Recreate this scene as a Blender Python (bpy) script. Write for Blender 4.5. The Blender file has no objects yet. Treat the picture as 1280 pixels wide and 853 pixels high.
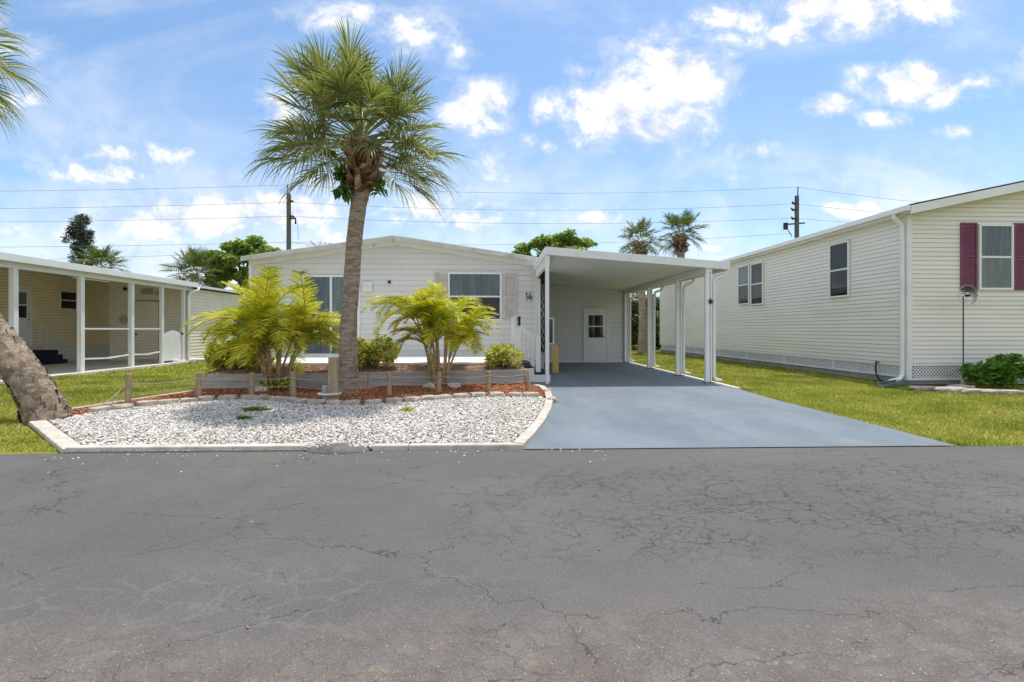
import bpy, math, random
import numpy as np
from mathutils import Vector, Matrix
random.seed(7); rng = np.random.default_rng(7)
C = bpy.context.scene.collection
PI = math.pi
S_, C_ = .041, .99916
H = 1.3
# ---------- photo measuring helpers: pixel -> world point on a known plane ----------
def ray(u, v):
    a = (u-640)/610; b = (412-v)/610
    return (a*C_+S_, C_-a*S_, b)
def G(u, v, z=0.):
    x, y, w = ray(u, v); t = (z-H)/w
    return Vector((x*t, y*t, z))
def PY(u, v, Y):
    x, y, w = ray(u, v); t = Y/y
    return Vector((x*t, Y, H+w*t))
def PX(u, v, X):
    x, y, w = ray(u, v); t = X/x
    return Vector((X, y*t, H+w*t))

# ---------- materials ----------
def newmat(name):
    m = bpy.data.materials.new(name); m.use_nodes = True
    nt = m.node_tree; nt.nodes.clear()
    out = nt.nodes.new('ShaderNodeOutputMaterial')
    return m, nt, out
class NT:
    def __init__(s, nt): s.nt = nt
    def n(s, typ, **kw):
        nd = s.nt.nodes.new(typ)
        for k, v in kw.items():
            setattr(nd, k, v)
        return nd
    def l(s, a, b): s.nt.links.new(a, b)
    def setin(s, sock, v):
        if isinstance(v, bpy.types.NodeSocket): s.l(v, sock)
        else: sock.default_value = v
    def math(s, op, a, b=0., c=0., clamp=False):
        nd = s.n('ShaderNodeMath', operation=op); nd.use_clamp = clamp
        s.setin(nd.inputs[0], a); s.setin(nd.inputs[1], b); s.setin(nd.inputs[2], c)
        return nd.outputs[0]
    def ss(s, v, a, b):
        nd = s.n('ShaderNodeMapRange', interpolation_type='SMOOTHSTEP')
        s.setin(nd.inputs[0], v); s.setin(nd.inputs[1], a); s.setin(nd.inputs[2], b)
        nd.inputs[3].default_value = 0.; nd.inputs[4].default_value = 1.
        return nd.outputs[0]
    def mix(s, f, a, b, blend='MIX'):
        nd = s.n('ShaderNodeMix', data_type='RGBA', blend_type=blend)
        s.setin(nd.inputs[0], f)
        for k, v in ((6, a), (7, b)):
            if not isinstance(v, bpy.types.NodeSocket) and len(v) == 3: v = (*v, 1)
            s.setin(nd.inputs[k], v)
        return nd.outputs[2]
    def noise(s, vec, scale, detail=4., rough=.55, dist=0., out=0):
        nd = s.n('ShaderNodeTexNoise'); s.l(vec, nd.inputs['Vector'])
        nd.inputs['Scale'].default_value = scale; nd.inputs['Detail'].default_value = detail
        nd.inputs['Roughness'].default_value = rough; nd.inputs['Distortion'].default_value = dist
        return nd.outputs[out]
    def map(s, vec, sc=(1, 1, 1), loc=(0, 0, 0), rot=(0, 0, 0)):
        nd = s.n('ShaderNodeMapping'); s.l(vec, nd.inputs[0])
        nd.inputs['Scale'].default_value = sc; nd.inputs['Location'].default_value = loc; nd.inputs['Rotation'].default_value = rot
        return nd.outputs[0]
    def ramp(s, f, stops):
        nd = s.n('ShaderNodeValToRGB'); s.l(f, nd.inputs[0])
        e = nd.color_ramp.elements
        while len(e) < len(stops): e.new(.5)
        for i, (p, c) in enumerate(stops):
            e[i].position = p; e[i].color = (*c, 1)
        return nd.outputs[0]
    def bump(s, h, strength=.3, dist=.02):
        nd = s.n('ShaderNodeBump'); nd.inputs['Strength'].default_value = strength
        nd.inputs['Distance'].default_value = dist; s.l(h, nd.inputs['Height']); return nd.outputs[0]
    def bsdf(s, out, col, rough=.6, normal=None, spec=.4, metal=0.):
        b = s.n('ShaderNodeBsdfPrincipled')
        if not isinstance(col, bpy.types.NodeSocket): col = (*col, 1)
        s.setin(b.inputs['Base Color'], col); s.setin(b.inputs['Roughness'], rough)
        b.inputs['Specular IOR Level'].default_value = spec; b.inputs['Metallic'].default_value = metal
        if normal: s.l(normal, b.inputs['Normal'])
        if out: s.l(b.outputs[0], out.inputs[0])
        return b
def obj_co(t): return t.n('ShaderNodeTexCoord').outputs['Object']

def simple(name, col, rough=.55, var=.08, scale=6., dirt=None, dirtamt=.25, bump=.0, spec=.4, metal=0., stretch=(1, 1, 1)):
    """painted / plain surface with uneven tone, faint dirt and a light surface texture"""
    m, nt, out = newmat(name); t = NT(nt); co = t.map(obj_co(t), stretch)
    n1 = t.noise(co, scale, 5.); n2 = t.noise(co, scale*9, 3.)
    lo = tuple(max(0, c*(1-var)) for c in col); hi = tuple(min(1, c*(1+var)) for c in col)
    c = t.mix(t.ss(n1, .3, .7), lo, hi)
    if dirt:
        d = t.noise(co, scale*.35, 6., .7)
        c = t.mix(t.math('MULTIPLY', t.ss(d, .5, .72), dirtamt), c, dirt)
    nrm = t.bump(n2, bump, .01) if bump else None
    t.bsdf(out, c, rough, nrm, spec, metal)
    return m
def leaf_mat(name, stops, rough=.45, trans=.3, tcol=None, patch=.25, pscale=1.7):
    m, nt, out = newmat(name); t = NT(nt)
    g = t.n('ShaderNodeNewGeometry')
    n = t.noise(obj_co(t), pscale, 4.)
    f = t.math('ADD', t.math('MULTIPLY', g.outputs['Random Per Island'], 1-patch), t.math('MULTIPLY', t.ss(n, .35, .65), patch))
    c = t.ramp(f, stops)
    b = t.bsdf(None, c, rough, None, .4)
    tr = t.n('ShaderNodeBsdfTranslucent')
    t.l(t.mix(1., c, tcol or (1.6, 1.7, .9), 'MULTIPLY'), tr.inputs[0])
    mx = t.n('ShaderNodeMixShader'); mx.inputs[0].default_value = trans
    t.l(b.outputs[0], mx.inputs[1]); t.l(tr.outputs[0], mx.inputs[2]); t.l(mx.outputs[0], out.inputs[0])
    return m
def island_mat(name, stops, rough=.8, bump=0., bscale=60., spec=.3, tint=None):
    m, nt, out = newmat(name); t = NT(nt); g = t.n('ShaderNodeNewGeometry')
    c = t.ramp(g.outputs['Random Per Island'], stops)
    n = t.noise(obj_co(t), bscale, 4.)
    c = t.mix(t.math('MULTIPLY', t.ss(n, .45, .75), .35), c, tuple(x*.6 for x in stops[len(stops)//2][1]))
    if tint: c = t.mix(t.math('MULTIPLY', t.ss(t.noise(obj_co(t), 1.1, 5., .7), .48, .72), .65), c, tint)
    t.bsdf(out, c, rough, t.bump(n, bump, .01) if bump else None, spec)
    return m

M = {}
M['white'] = simple('white_paint', (.80, .80, .80), .45, .03, 3, (.55, .53, .48), .25)
M['bright_white'] = simple('fresh_white_paint', (.88, .88, .87), .5, .02, 3)
M['soffit'] = simple('white_soffit', (.84, .84, .82), .5, .03, 1.2, (.6, .57, .5), .3)
M['siding_main'] = simple('pale_grey_siding', (.70, .69, .68), .5, .03, 1.5, (.52, .49, .44), .35, .05, stretch=(.3, .3, 2))
M['siding_cream'] = simple('cream_siding', (.82, .785, .72), .5, .035, 1.5, (.55, .5, .4), .3, .05, stretch=(.3, .3, 2))
M['siding_yellow'] = simple('yellow_siding', (.92, .79, .52), .5, .04, 1.5, (.6, .5, .3), .25, .05)
M['siding_shed'] = simple('light_cream_siding', (.88, .79, .63), .5, .04, 1.5, (.55, .5, .4), .3, .05)
M['lap_shadow'] = simple('painted_lap_shadow', (.56, .55, .53), .9, .12, 6)  # lap colours: the gap shadow between boards, painted as a darker tone
M['lap_cream_siding'] = simple('painted_cream_lap_shadow', (.60, .57, .51), .9, .12, 6)
M['lap_yellow_siding'] = simple('painted_yellow_lap_shadow', (.52, .41, .23), .9, .1, 6)
M['maroon'] = simple('maroon_shutter', (.20, .05, .10), .5, .1, 5)
M['shutter_pale'] = simple('faded_shutter', (.60, .56, .54), .6, .08, 5, (.62, .42, .38), .5)
M['navy'] = simple('navy_carpet', (.012, .016, .035), .95, .2, 30, bump=.5)
M['black'] = simple('black_iron', (.02, .02, .022), .5, .1, 10)
M['conc'] = simple('pale_concrete', (.56, .51, .44), .9, .12, 5, (.25, .22, .18), .5, .4)
M['conc_white'] = simple('whitewashed_concrete', (.74, .72, .67), .85, .08, 4, (.3, .28, .24), .4, .3)
M['conc_grey'] = simple('grey_block', (.33, .32, .31), .9, .15, 4, (.15, .14, .13), .5, .4)
M['roof_white'] = simple('white_metal_roof', (.72, .72, .71), .5, .05, 2, (.35, .33, .3), .6)
M['roof_trim'] = simple('weathered_roof_edge', (.60, .58, .55), .7, .1, 3, (.22, .2, .18), .75)
M['shingle'] = simple('dark_shingle', (.09, .085, .08), .95, .25, 25, bump=.5)
M['metal'] = simple('dull_metal', (.55, .55, .55), .35, .1, 10, metal=.8)
M['dark_metal'] = simple('weathered_dark_metal', (.09, .09, .095), .5, .3, 12)
M['pipe_grey'] = simple('grey_pipe', (.4, .4, .38), .6, .15, 8, (.2, .2, .15), .5)
M['rubber'] = simple('black_hose', (.015, .015, .015), .6)
M['green_plastic'] = simple('green_splash_block', (.10, .16, .12), .7, .15, 6, (.3, .28, .25), .4)
M['lamp'] = simple('frosted_plastic', (.7, .68, .6), .4)
M['curtain'] = simple('curtain_fabric', (.42, .48, .48), .9, .15, 3, stretch=(6, 6, .4))

def glass(name, base, rough=.03, lo=None):
    m, nt, out = newmat(name); t = NT(nt); co = obj_co(t)
    n = t.noise(t.map(co, (5, 5, .5)), 2., 3.)
    c = t.mix(t.ss(n, .35, .65), base, lo or tuple(x*.6 for x in base))
    w = t.bump(t.noise(co, 1.3, 1.), .08, .02)
    t.bsdf(out, c, rough, w, .45)
    return m
M['glass_dark'] = glass('dark_window_glass', (.012, .014, .015))
M['glass_blue'] = glass('curtained_window_glass', (.11, .145, .16), .08, (.07, .095, .11))
M['glass_shade'] = glass('window_glass_with_blind', (.16, .19, .19), .08, (.11, .14, .14))

def wood_mat(name, a, b, along=(1, 1, 1), dark=(.12, .1, .09), damt=.6):
    m, nt, out = newmat(name); t = NT(nt); co = t.map(obj_co(t), along)
    n = t.noise(co, 3., 8., .65); f = t.noise(co, 14., 6., .7)
    c = t.mix(t.ss(n, .3, .7), a, b)
    c = t.mix(t.math('MULTIPLY', t.ss(f, .52, .7), damt), c, dark)
    t.bsdf(out, c, .85, t.bump(f, .5, .01), .2)
    return m
M['plank'] = wood_mat('weathered_grey_plank', (.42, .38, .36), (.60, .57, .56), (.5, .5, 5))
M['postwood'] = wood_mat('weathered_post_wood', (.33, .23, .15), (.50, .39, .27), (5, 5, .6), (.12, .08, .05), .5)
M['yellowwood'] = wood_mat('yellow_pine', (.50, .34, .12), (.60, .43, .17), (5, 5, .6), (.3, .18, .06), .4)
M['polewood'] = wood_mat('dark_pole_wood', (.10, .09, .085), (.16, .15, .14), (5, 5, .4))
def bark_mat(name, a, b, c2, ring=9., str_=.7):
    m, nt, out = newmat(name); t = NT(nt); co = obj_co(t)
    n = t.noise(co, 7., 8., .7); r = t.noise(t.map(co, (2.2, 2.2, ring)), 2.2, 5., .65, .6)
    f = t.noise(t.map(co, (22, 22, 4)), 2., 5., .7)
    c = t.mix(t.ss(r, .42, .58), tuple(x*.8 for x in a), b)
    c = t.mix(t.math('MULTIPLY', t.ss(n, .5, .7), .8), c, c2)
    c = t.mix(t.math('MULTIPLY', t.ss(f, .55, .7), .6), c, tuple(x*.35 for x in a))
    h = t.math('ADD', t.math('MULTIPLY', r, 1.), t.math('MULTIPLY', f, .6))
    t.bsdf(out, c, .95, t.bump(h, str_, .04), .15)
    return m
M['bark_palm'] = bark_mat('palm_bark', (.33, .25, .19), (.46, .38, .32), (.44, .31, .21))
M['bark_old'] = bark_mat('rough_palm_bark', (.30, .22, .15), (.44, .36, .28), (.24, .15, .09), 3., 1.)
M['bark_tree'] = bark_mat('tree_bark', (.10, .08, .06), (.18, .15, .12), (.2, .17, .14), 1.)
M['boot'] = island_mat('dry_leaf_base', [(0, (.20, .10, .05)), (.5, (.34, .22, .15)), (1, (.50, .42, .36))], .9, .5, 40)
M['fiber'] = island_mat('brown_palm_fibre', [(0, (.10, .04, .02)), (.5, (.20, .09, .045)), (1, (.28, .14, .08))], .95, .5, 40)
M['fan'] = leaf_mat('fan_palm_leaf', [(0, (.065, .09, .03)), (.35, (.17, .20, .06)), (.7, (.31, .32, .12)), (.93, (.30, .30, .13)), (1, (.45, .40, .24))], .38, .25)
M['fan_far'] = leaf_mat('far_fan_palm_leaf', [(0, (.05, .08, .02)), (.6, (.11, .15, .035)), (1, (.24, .24, .07))], .5, .25)
M['areca'] = leaf_mat('areca_palm_leaf', [(0, (.12, .20, .012)), (.3, (.32, .40, .02)), (.6, (.62, .60, .03)), (.93, (.85, .66, .07)), (1, (.65, .36, .12))], .42, .35, (1.3, 1.3, .7))
M['cane'] = bark_mat('areca_cane', (.50, .36, .16), (.62, .50, .30), (.35, .30, .14), 14., .3)
M['petiole'] = simple('green_petiole', (.26, .28, .06), .5, .2, 4)
M['varieg'] = leaf_mat('variegated_leaf', [(0, (.08, .13, .015)), (.25, (.28, .34, .03)), (.5, (.68, .67, .14)), (1, (.88, .83, .42))], .4, .25, (1.2, 1.2, .7))
M['varieg_g'] = leaf_mat('yellow_green_leaf', [(0, (.06, .11, .012)), (.3, (.25, .32, .02)), (.55, (.60, .60, .05)), (1, (.82, .76, .22))], .4, .25, (1.2, 1.2, .7))
M['leaf_mid'] = leaf_mat('mid_green_leaf', [(0, (.09, .14, .03)), (.6, (.21, .29, .065)), (1, (.38, .42, .14))], .5, .5)
M['leaf_shrub'] = leaf_mat('fresh_green_leaf', [(0, (.04, .12, .01)), (.6, (.12, .26, .03)), (1, (.25, .40, .06))], .45, .3)
M['leaf_dark'] = leaf_mat('dark_needle', [(0, (.025, .04, .03)), (.6, (.05, .07, .055)), (1, (.1, .12, .1))], .6, .15)
M['leaf_hedge'] = leaf_mat('hedge_leaf', [(0, (.015, .03, .008)), (.6, (.05, .08, .02)), (1, (.25, .26, .05))], .5, .25)
M['leaf_vine'] = leaf_mat('glossy_vine_leaf', [(0, (.02, .07, .015)), (.6, (.05, .15, .02)), (1, (.2, .35, .04))], .3, .25)
M['grass'] = leaf_mat('grass_blade', [(0, (.15, .20, .025)), (.4, (.31, .345, .05)), (.8, (.47, .455, .10)), (1, (.66, .55, .24))], .6, .3, (1.1, 1.15, .7), .5, .9)
M['gravel'] = island_mat('white_chippings', [(0, (.16, .13, .10)), (.08, (.40, .34, .28)), (.28, (.66, .61, .54)), (.6, (.76, .73, .69)), (1, (.86, .85, .83))], .75, .3, 50, .3, (.50, .42, .33))
M['mulch'] = island_mat('red_wood_chip', [(0, (.26, .075, .035)), (.5, (.52, .19, .085)), (.9, (.64, .32, .17)), (1, (.68, .48, .32))], .9)
M['mulch_old'] = island_mat('faded_wood_chip', [(0, (.30, .15, .09)), (.5, (.42, .26, .19)), (1, (.55, .42, .34))], .9)
M['edge_stone'] = simple('edging_stone', (.46, .40, .34), .9, .2, 7, (.18, .16, .13), .7, .6)
M['wire'] = simple('power_cable', (.2, .21, .23), .6)
M['rope'] = simple('grey_rope', (.45, .42, .36), .8)

# ground-like materials
def m_lawn():
    m, nt, out = newmat('lawn_soil'); t = NT(nt); co = obj_co(t)
    a = t.noise(co, .8, 4.); b = t.noise(co, 25., 6., .7); d = t.noise(co, 3., 5.)
    c = t.mix(t.ss(a, .35, .65), (.28, .30, .03), (.38, .37, .06))
    c = t.mix(t.ss(b, .4, .7), t.mix(.5, c, (.05, .07, .012)), c)
    c = t.mix(t.math('MULTIPLY', t.ss(d, .55, .75), .5), c, (.38, .34, .12))
    t.bsdf(out, c, .95, t.bump(b, .8, .03), .1); return m
M['lawn'] = m_lawn()
def m_road():
    m, nt, out = newmat('worn_asphalt'); t = NT(nt); co = obj_co(t)
    sx = t.n('ShaderNodeSeparateXYZ'); t.l(co, sx.inputs[0]); X, Y = sx.outputs[0], sx.outputs[1]
    big = t.noise(co, .45, 5., .6); mid = t.noise(co, 2.3, 6., .65); fine = t.noise(co, 90., 3., .7); grit = t.noise(co, 260., 2., .6)
    c = t.mix(t.ss(big, .35, .65), (.103, .098, .092), (.126, .120, .112))
    c = t.mix(t.ss(mid, .35, .7), c, t.mix(1., c, (1.13, 1.11, 1.09), 'MULTIPLY'))
    # tyre-worn lighter band and old brown surface close to the camera
    wob = t.math('MULTIPLY', t.math('SUBTRACT', t.noise(co, 1.1, 6., .6), .5), 1.5)
    yb = t.math('ADD', Y, wob)
    brown = t.math('SUBTRACT', 1., t.ss(yb, 1.85, 2.45))
    bc = t.mix(t.ss(t.noise(co, 4., 6., .7), .38, .62), (.146, .118, .100), (.188, .165, .145))
    bc = t.mix(t.math('MULTIPLY', t.ss(t.noise(co, 6., 5., .7), .55, .7), .5), bc, (.30, .235, .16))
    c = t.mix(t.math('MULTIPLY', brown, .85), c, bc)
    # speckle of aggregate
    c = t.mix(t.math('MULTIPLY', t.ss(fine, .52, .72), .5), c, (.27, .255, .24))
    c = t.mix(t.math('MULTIPLY', t.ss(fine, .5, .3), .5), c, (.07, .065, .065))
    gm = t.math('MULTIPLY', t.ss(t.noise(co, 130., 1.), .70, .76), t.math('MULTIPLY', t.math('ADD', brown, .15, clamp=True), .8))
    c = t.mix(gm, c, (.6, .58, .55))
    # distorted coordinates for cracks
    def crack(scale, w, dist, seed, stretch=(1, 1, 1)):
        dn = t.noise(co, dist[0], 5., .6, out=1)
        v = t.n('ShaderNodeVectorMath', operation='MULTIPLY_ADD'); t.l(dn, v.inputs[0])
        v.inputs[1].default_value = (dist[1],)*3; t.l(t.map(co, stretch, (seed, seed*1.7, 0)), v.inputs[2])
        vo = t.n('ShaderNodeTexVoronoi', feature='DISTANCE_TO_EDGE'); t.l(v.outputs[0], vo.inputs['Vector']); vo.inputs['Scale'].default_value = scale
        return t.math('SUBTRACT', 1., t.ss(vo.outputs['Distance'], w*.3, w))
    gate = t.noise(co, 1.3, 4., .6)
    brk = t.ss(t.noise(co, 5., 4., .7), .42, .55)
    xr = t.ss(X, -.6, 1.2)
    bandA = t.math('MULTIPLY', t.ss(Y, 2.5, 3.1), t.math('SUBTRACT', 1., t.ss(Y, 4.3, 4.9)))
    A = t.math('MULTIPLY', crack(5.6, .018, (9., .16), 3.1, (1, 1.3, 1)), t.math('MULTIPLY', t.math('MULTIPLY', bandA, t.math('ADD', t.math('MULTIPLY', xr, .9), .12)), t.math('MULTIPLY', brk, t.ss(gate, .40, .52))))
    B = t.math('MULTIPLY', crack(.75, .0022, (4., .35), 11.3, (.8, 1.2, 1)), t.ss(gate, .44, .52))
    D = t.math('MULTIPLY', crack(1.9, .004, (6., .25), 21., (.5, 1.4, 1)), t.math('MULTIPLY', t.ss(t.noise(co, .9, 3.), .50, .6), brk))
    E = t.math('MULTIPLY', crack(8.5, .022, (14., .10), 31., (.8, 1.5, 1)), t.math('MULTIPLY', t.math('MULTIPLY', bandA, t.math('ADD', t.math('MULTIPLY', xr, .55), .10)), t.ss(t.noise(co, 2.1, 4.), .44, .58)))
    cr = t.math('MAXIMUM', t.math('MAXIMUM', t.math('MAXIMUM', A, B), D), E)
    # pale sealed veins
    bandL = t.math('MULTIPLY', t.ss(Y, 1.9, 2.25), t.math('SUBTRACT', 1., t.ss(Y, 2.5, 3.0)))
    L = t.math('MULTIPLY', crack(4.6, .06, (8., .22), 7.7, (.8, 1.3, 1)), t.math('MULTIPLY', bandL, t.math('MULTIPLY', t.math('SUBTRACT', 1., t.ss(X, -.4, .8)), t.ss(gate, .36, .55))))
    c = t.mix(t.math('MULTIPLY', L, .4), c, (.20, .19, .175))
    # crazed lumpy patch, centre right near the camera
    P = t.math('MULTIPLY', crack(7., .12, (6., .25), 5.5, (.8, 1.2, 1)), t.math('MULTIPLY', brown, .8))
    c = t.mix(t.math('MULTIPLY', P, .35), c, (.12, .105, .10))
    c = t.mix(t.math('MULTIPLY', cr, .5), c, (.045, .04, .04))
    h = t.math('ADD', t.math('MULTIPLY', fine, .35), t.math('MULTIPLY', grit, .2))
    h = t.math('ADD', h, t.math('MULTIPLY', t.noise(co, 9., 5., .6), t.math('MULTIPLY', brown, 1.6)))
    h = t.math('SUBTRACT', h, t.math('MULTIPLY', cr, 1.2)); h = t.math('SUBTRACT', h, t.math('MULTIPLY', P, .5))
    h = t.math('ADD', h, t.math('MULTIPLY', mid, 1.2))
    t.bsdf(out, c, t.math('ADD', .62, t.math('MULTIPLY', mid, .3)), t.bump(h, .8, .016), .35); return m
M['road'] = m_road()
def m_drive():
    m, nt, out = newmat('painted_blue_grey_concrete'); t = NT(nt); co = obj_co(t)
    a = t.noise(t.map(co, (1, .5, 1)), 1.1, 6., .65, .5); b = t.noise(co, 60., 4., .7); s = t.noise(t.map(co, (2.5, .8, 1), rot=(0, 0, .6)), 1.6, 6., .7)
    c = t.mix(t.ss(a, .3, .7), (.142, .176, .206), (.190, .222, .250))
    c = t.mix(t.math('MULTIPLY', t.ss(s, .52, .75), .5), c, (.26, .285, .31))
    c = t.mix(t.math('MULTIPLY', t.ss(b, .5, .8), .3), c, (.18, .22, .27))
    sx = t.n('ShaderNodeSeparateXYZ'); t.l(co, sx.inputs[0])
    e = t.math('MULTIPLY', t.math('SUBTRACT', 1., t.ss(t.math('ADD', sx.outputs[1], t.math('MULTIPLY', a, .25)), 5.3, 5.62)), .45)
    c = t.mix(e, c, (.17, .17, .175))
    dn = t.noise(co, 3., 4., .6, out=1); v = t.n('ShaderNodeVectorMath', operation='MULTIPLY_ADD'); t.l(dn, v.inputs[0]); v.inputs[1].default_value = (.3,)*3; t.l(co, v.inputs[2])
    vo = t.n('ShaderNodeTexVoronoi', feature='DISTANCE_TO_EDGE'); t.l(v.outputs[0], vo.inputs['Vector']); vo.inputs['Scale'].default_value = .33
    cr = t.math('MULTIPLY', t.math('SUBTRACT', 1., t.ss(vo.outputs['Distance'], .001, .004)), t.ss(t.noise(co, 2., 2.), .45, .6))
    c = t.mix(t.math('MULTIPLY', cr, .6), c, (.08, .09, .1))
    for xc in (2.35, 3.95):
        d_ = t.math('ABSOLUTE', t.math('SUBTRACT', t.math('ADD', sx.outputs[0], t.math('MULTIPLY', t.math('SUBTRACT', a, .5), .3)), xc))
        c = t.mix(t.math('MULTIPLY', t.math('SUBTRACT', 1., t.ss(d_, .08, .34)), t.math('MULTIPLY', t.ss(t.noise(co, 2.2, 6., .7), .35, .65), .32)), c, (.11, .125, .14))
    st = t.noise(co, 3.5, 2.); c = t.mix(t.math('MULTIPLY', t.ss(st, .74, .80), .5), c, (.12, .12, .13))
    t.bsdf(out, c, t.math('ADD', .45, t.math('MULTIPLY', a, .35)), t.bump(t.math('ADD', b, t.math('MULTIPLY', a, .6)), .25, .01), .45); return m
M['drive'] = m_drive()
def m_bed(name, a, b, sc):
    m, nt, out = newmat(name); t = NT(nt); co = obj_co(t); n = t.noise(co, sc, 5., .8)
    t.bsdf(out, t.mix(t.ss(n, .4, .6), a, b), .95, t.bump(n, .9, .03), .1); return m
M['gravel_base'] = m_bed('gravel_ground', (.16, .14, .12), (.6, .58, .54), 30.)
M['mulch_base'] = m_bed('mulch_ground', (.15, .045, .02), (.36, .11, .05), 28.)
M['mulch_old_base'] = m_bed('faded_mulch_ground', (.25, .14, .09), (.42, .27, .2), 28.)
M['patch'] = simple('asphalt_patch', (.13, .125, .12), .9, .25, 9, (.25, .22, .19), .4, .8)

# ---------- mesh builder ----------
class MB:
    def __init__(s): s.v = []; s.f = []; s.g = []
    def add(s, vs, fs):
        o = len(s.v); s.v += [tuple(p) for p in vs]; s.f += [tuple(i+o for i in f) for f in fs]; return s
    def box(s, x0, x1, y0, y1, z0, z1):
        return s.hexa([(x0, y0, z0), (x1, y0, z0), (x1, y1, z0), (x0, y1, z0), (x0, y0, z1), (x1, y0, z1), (x1, y1, z1), (x0, y1, z1)])
    def hexa(s, p):
        return s.add(p, [(0, 3, 2, 1), (4, 5, 6, 7), (0, 1, 5, 4), (1, 2, 6, 5), (2, 3, 7, 6), (3, 0, 4, 7)])
    def ob(s, o, r, n, a0, a1, d0, d1, z0, z1):
        """box in a frame: r along the wall, n outwards, z up"""
        o = Vector(o); r = Vector(r); n = Vector(n)
        def q(a, d, z): return o+r*a+n*d+Vector((0, 0, z))
        return s.hexa([q(a0, d1, z0), q(a1, d1, z0), q(a1, d0, z0), q(a0, d0, z0), q(a0, d1, z1), q(a1, d1, z1), q(a1, d0, z1), q(a0, d0, z1)])
    def beam(s, a, b, w, h, up=(0, 0, 1)):
        a = Vector(a); b = Vector(b); d = (b-a).normalized(); up = Vector(up)
        r = d.cross(up)
        if r.length < 1e-4: r = d.cross(Vector((1, 0, 0)))
        r.normalize(); u = r.cross(d)
        r *= w/2; u *= h/2
        return s.hexa([a-r-u, a+r-u, b+r-u, b-r-u, a-r+u, a+r+u, b+r+u, b-r+u])
    def tube(s, pts, rad, n=8, cap=True, wob=0.):
        pts = [Vector(p) for p in pts]; R = rad if hasattr(rad, '__len__') else [rad]*len(pts)
        prev = None; o = len(s.v); m = len(pts)
        for i, p in enumerate(pts):
            d = (pts[min(i+1, m-1)]-pts[max(i-1, 0)]).normalized()
            if prev is None:
                prev = d.cross(Vector((.13, .9, .31))).normalized()
            r = (prev-d*prev.dot(d)).normalized(); prev = r; q = d.cross(r)
            for k in range(n):
                a = 2*PI*k/n; rr = R[i]*(1+(random.uniform(-wob, wob) if wob else 0))
                s.v.append(tuple(p+r*math.cos(a)*rr+q*math.sin(a)*rr))
        for i in range(m-1):
            for k in range(n):
                k2 = (k+1) % n
                s.f.append((o+i*n+k, o+i*n+k2, o+(i+1)*n+k2, o+(i+1)*n+k))
        if cap:
            s.f.append(tuple(o+k for k in range(n))[::-1]); s.f.append(tuple(o+(m-1)*n+k for k in range(n)))
        return s
    def poly(s, pts, z=None):
        s.add([(p[0], p[1], p[2] if z is None else z) for p in pts], [tuple(range(len(pts)))]); return s
    def prism(s, pts, z0, z1):
        n = len(pts)
        vs = [(p[0], p[1], z0) for p in pts]+[(p[0], p[1], z1) for p in pts]
        s.add(vs, [tuple(range(n))[::-1], tuple(range(n, 2*n))]+[(i, (i+1) % n, n+(i+1) % n, n+i) for i in range(n)]); return s
ROOT = {}
def mesh_obj(name, mb, mat, loc=Vector((0, 0, 0)), smooth=False, bevel=0.):
    me = bpy.data.meshes.new(name)
    l = loc
    me.from_pydata([(v[0]-l[0], v[1]-l[1], v[2]-l[2]) for v in mb.v], [], mb.f)
    me.update(); me.materials.append(mat)
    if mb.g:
        me.materials.append(M['lap_'+mat.name] if 'lap_'+mat.name in M else M['lap_shadow'])
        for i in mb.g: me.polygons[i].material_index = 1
    if smooth: me.polygons.foreach_set('use_smooth', [True]*len(me.polygons))
    o = bpy.data.objects.new(name, me); C.objects.link(o)
    if bevel:
        bm = o.modifiers.new('bevel', 'BEVEL'); bm.width = bevel; bm.segments = 2; bm.limit_method = 'ANGLE'
    return o
def tagit(o, label=None, cat=None, group=None, kind=None):
    if label: o['label'] = label
    if cat: o['category'] = cat
    if group: o['group'] = group
    if kind: o['kind'] = kind
    return o
def thing(name, label, cat, loc, group=None):
    o = bpy.data.objects.new(name, None); C.objects.link(o); o.location = loc; o.empty_display_size = .2
    ROOT[o.name] = Vector(loc); return tagit(o, label, cat, group)
def part(name, mb, mat, parent, smooth=False, bevel=0., label=None):
    loc = ROOT[parent.name]; o = mesh_obj(name, mb, M[mat], loc, smooth, bevel); o.parent = parent
    ROOT[o.name] = loc
    if label: o['label'] = label
    return o
def solo(name, mb, mat, label, cat, loc, group=None, smooth=False, bevel=0.):
    o = mesh_obj(name, mb, M[mat], Vector(loc), smooth, bevel); o.location = loc
    return tagit(o, label, cat, group)
def struct(name, mb, mat, kind='structure', smooth=False):
    return tagit(mesh_obj(name, mb, M[mat], smooth=smooth), kind=kind)
def copy_tree(o, parent=None):
    c = o.copy(); C.objects.link(c)
    if parent: c.parent = parent
    for ch in [k for k in bpy.data.objects if k.parent == o]: copy_tree(ch, c)
    return c
def np_obj(name, V, F, mat, loc=Vector((0, 0, 0)), smooth=False):
    me = bpy.data.meshes.new(name); V = np.asarray(V, dtype=np.float32)-np.array(loc, dtype=np.float32); F = np.asarray(F, dtype=np.int32)
    k = F.shape[1]; me.vertices.add(len(V)); me.vertices.foreach_set('co', V.ravel())
    me.loops.add(F.size); me.loops.foreach_set('vertex_index', F.ravel())
    me.polygons.add(len(F)); me.polygons.foreach_set('loop_start', np.arange(0, F.size, k, dtype=np.int32)); me.polygons.foreach_set('loop_total', np.full(len(F), k, dtype=np.int32))
    me.update(calc_edges=True); me.materials.append(mat)
    if smooth: me.polygons.foreach_set('use_smooth', [True]*len(F))
    o = bpy.data.objects.new(name, me); C.objects.link(o); return o
def np_part(name, V, F, mat, parent, smooth=False):
    loc = ROOT[parent.name]; o = np_obj(name, V, F, M[mat], loc, smooth); o.parent = parent; ROOT[o.name] = loc; return o

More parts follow.
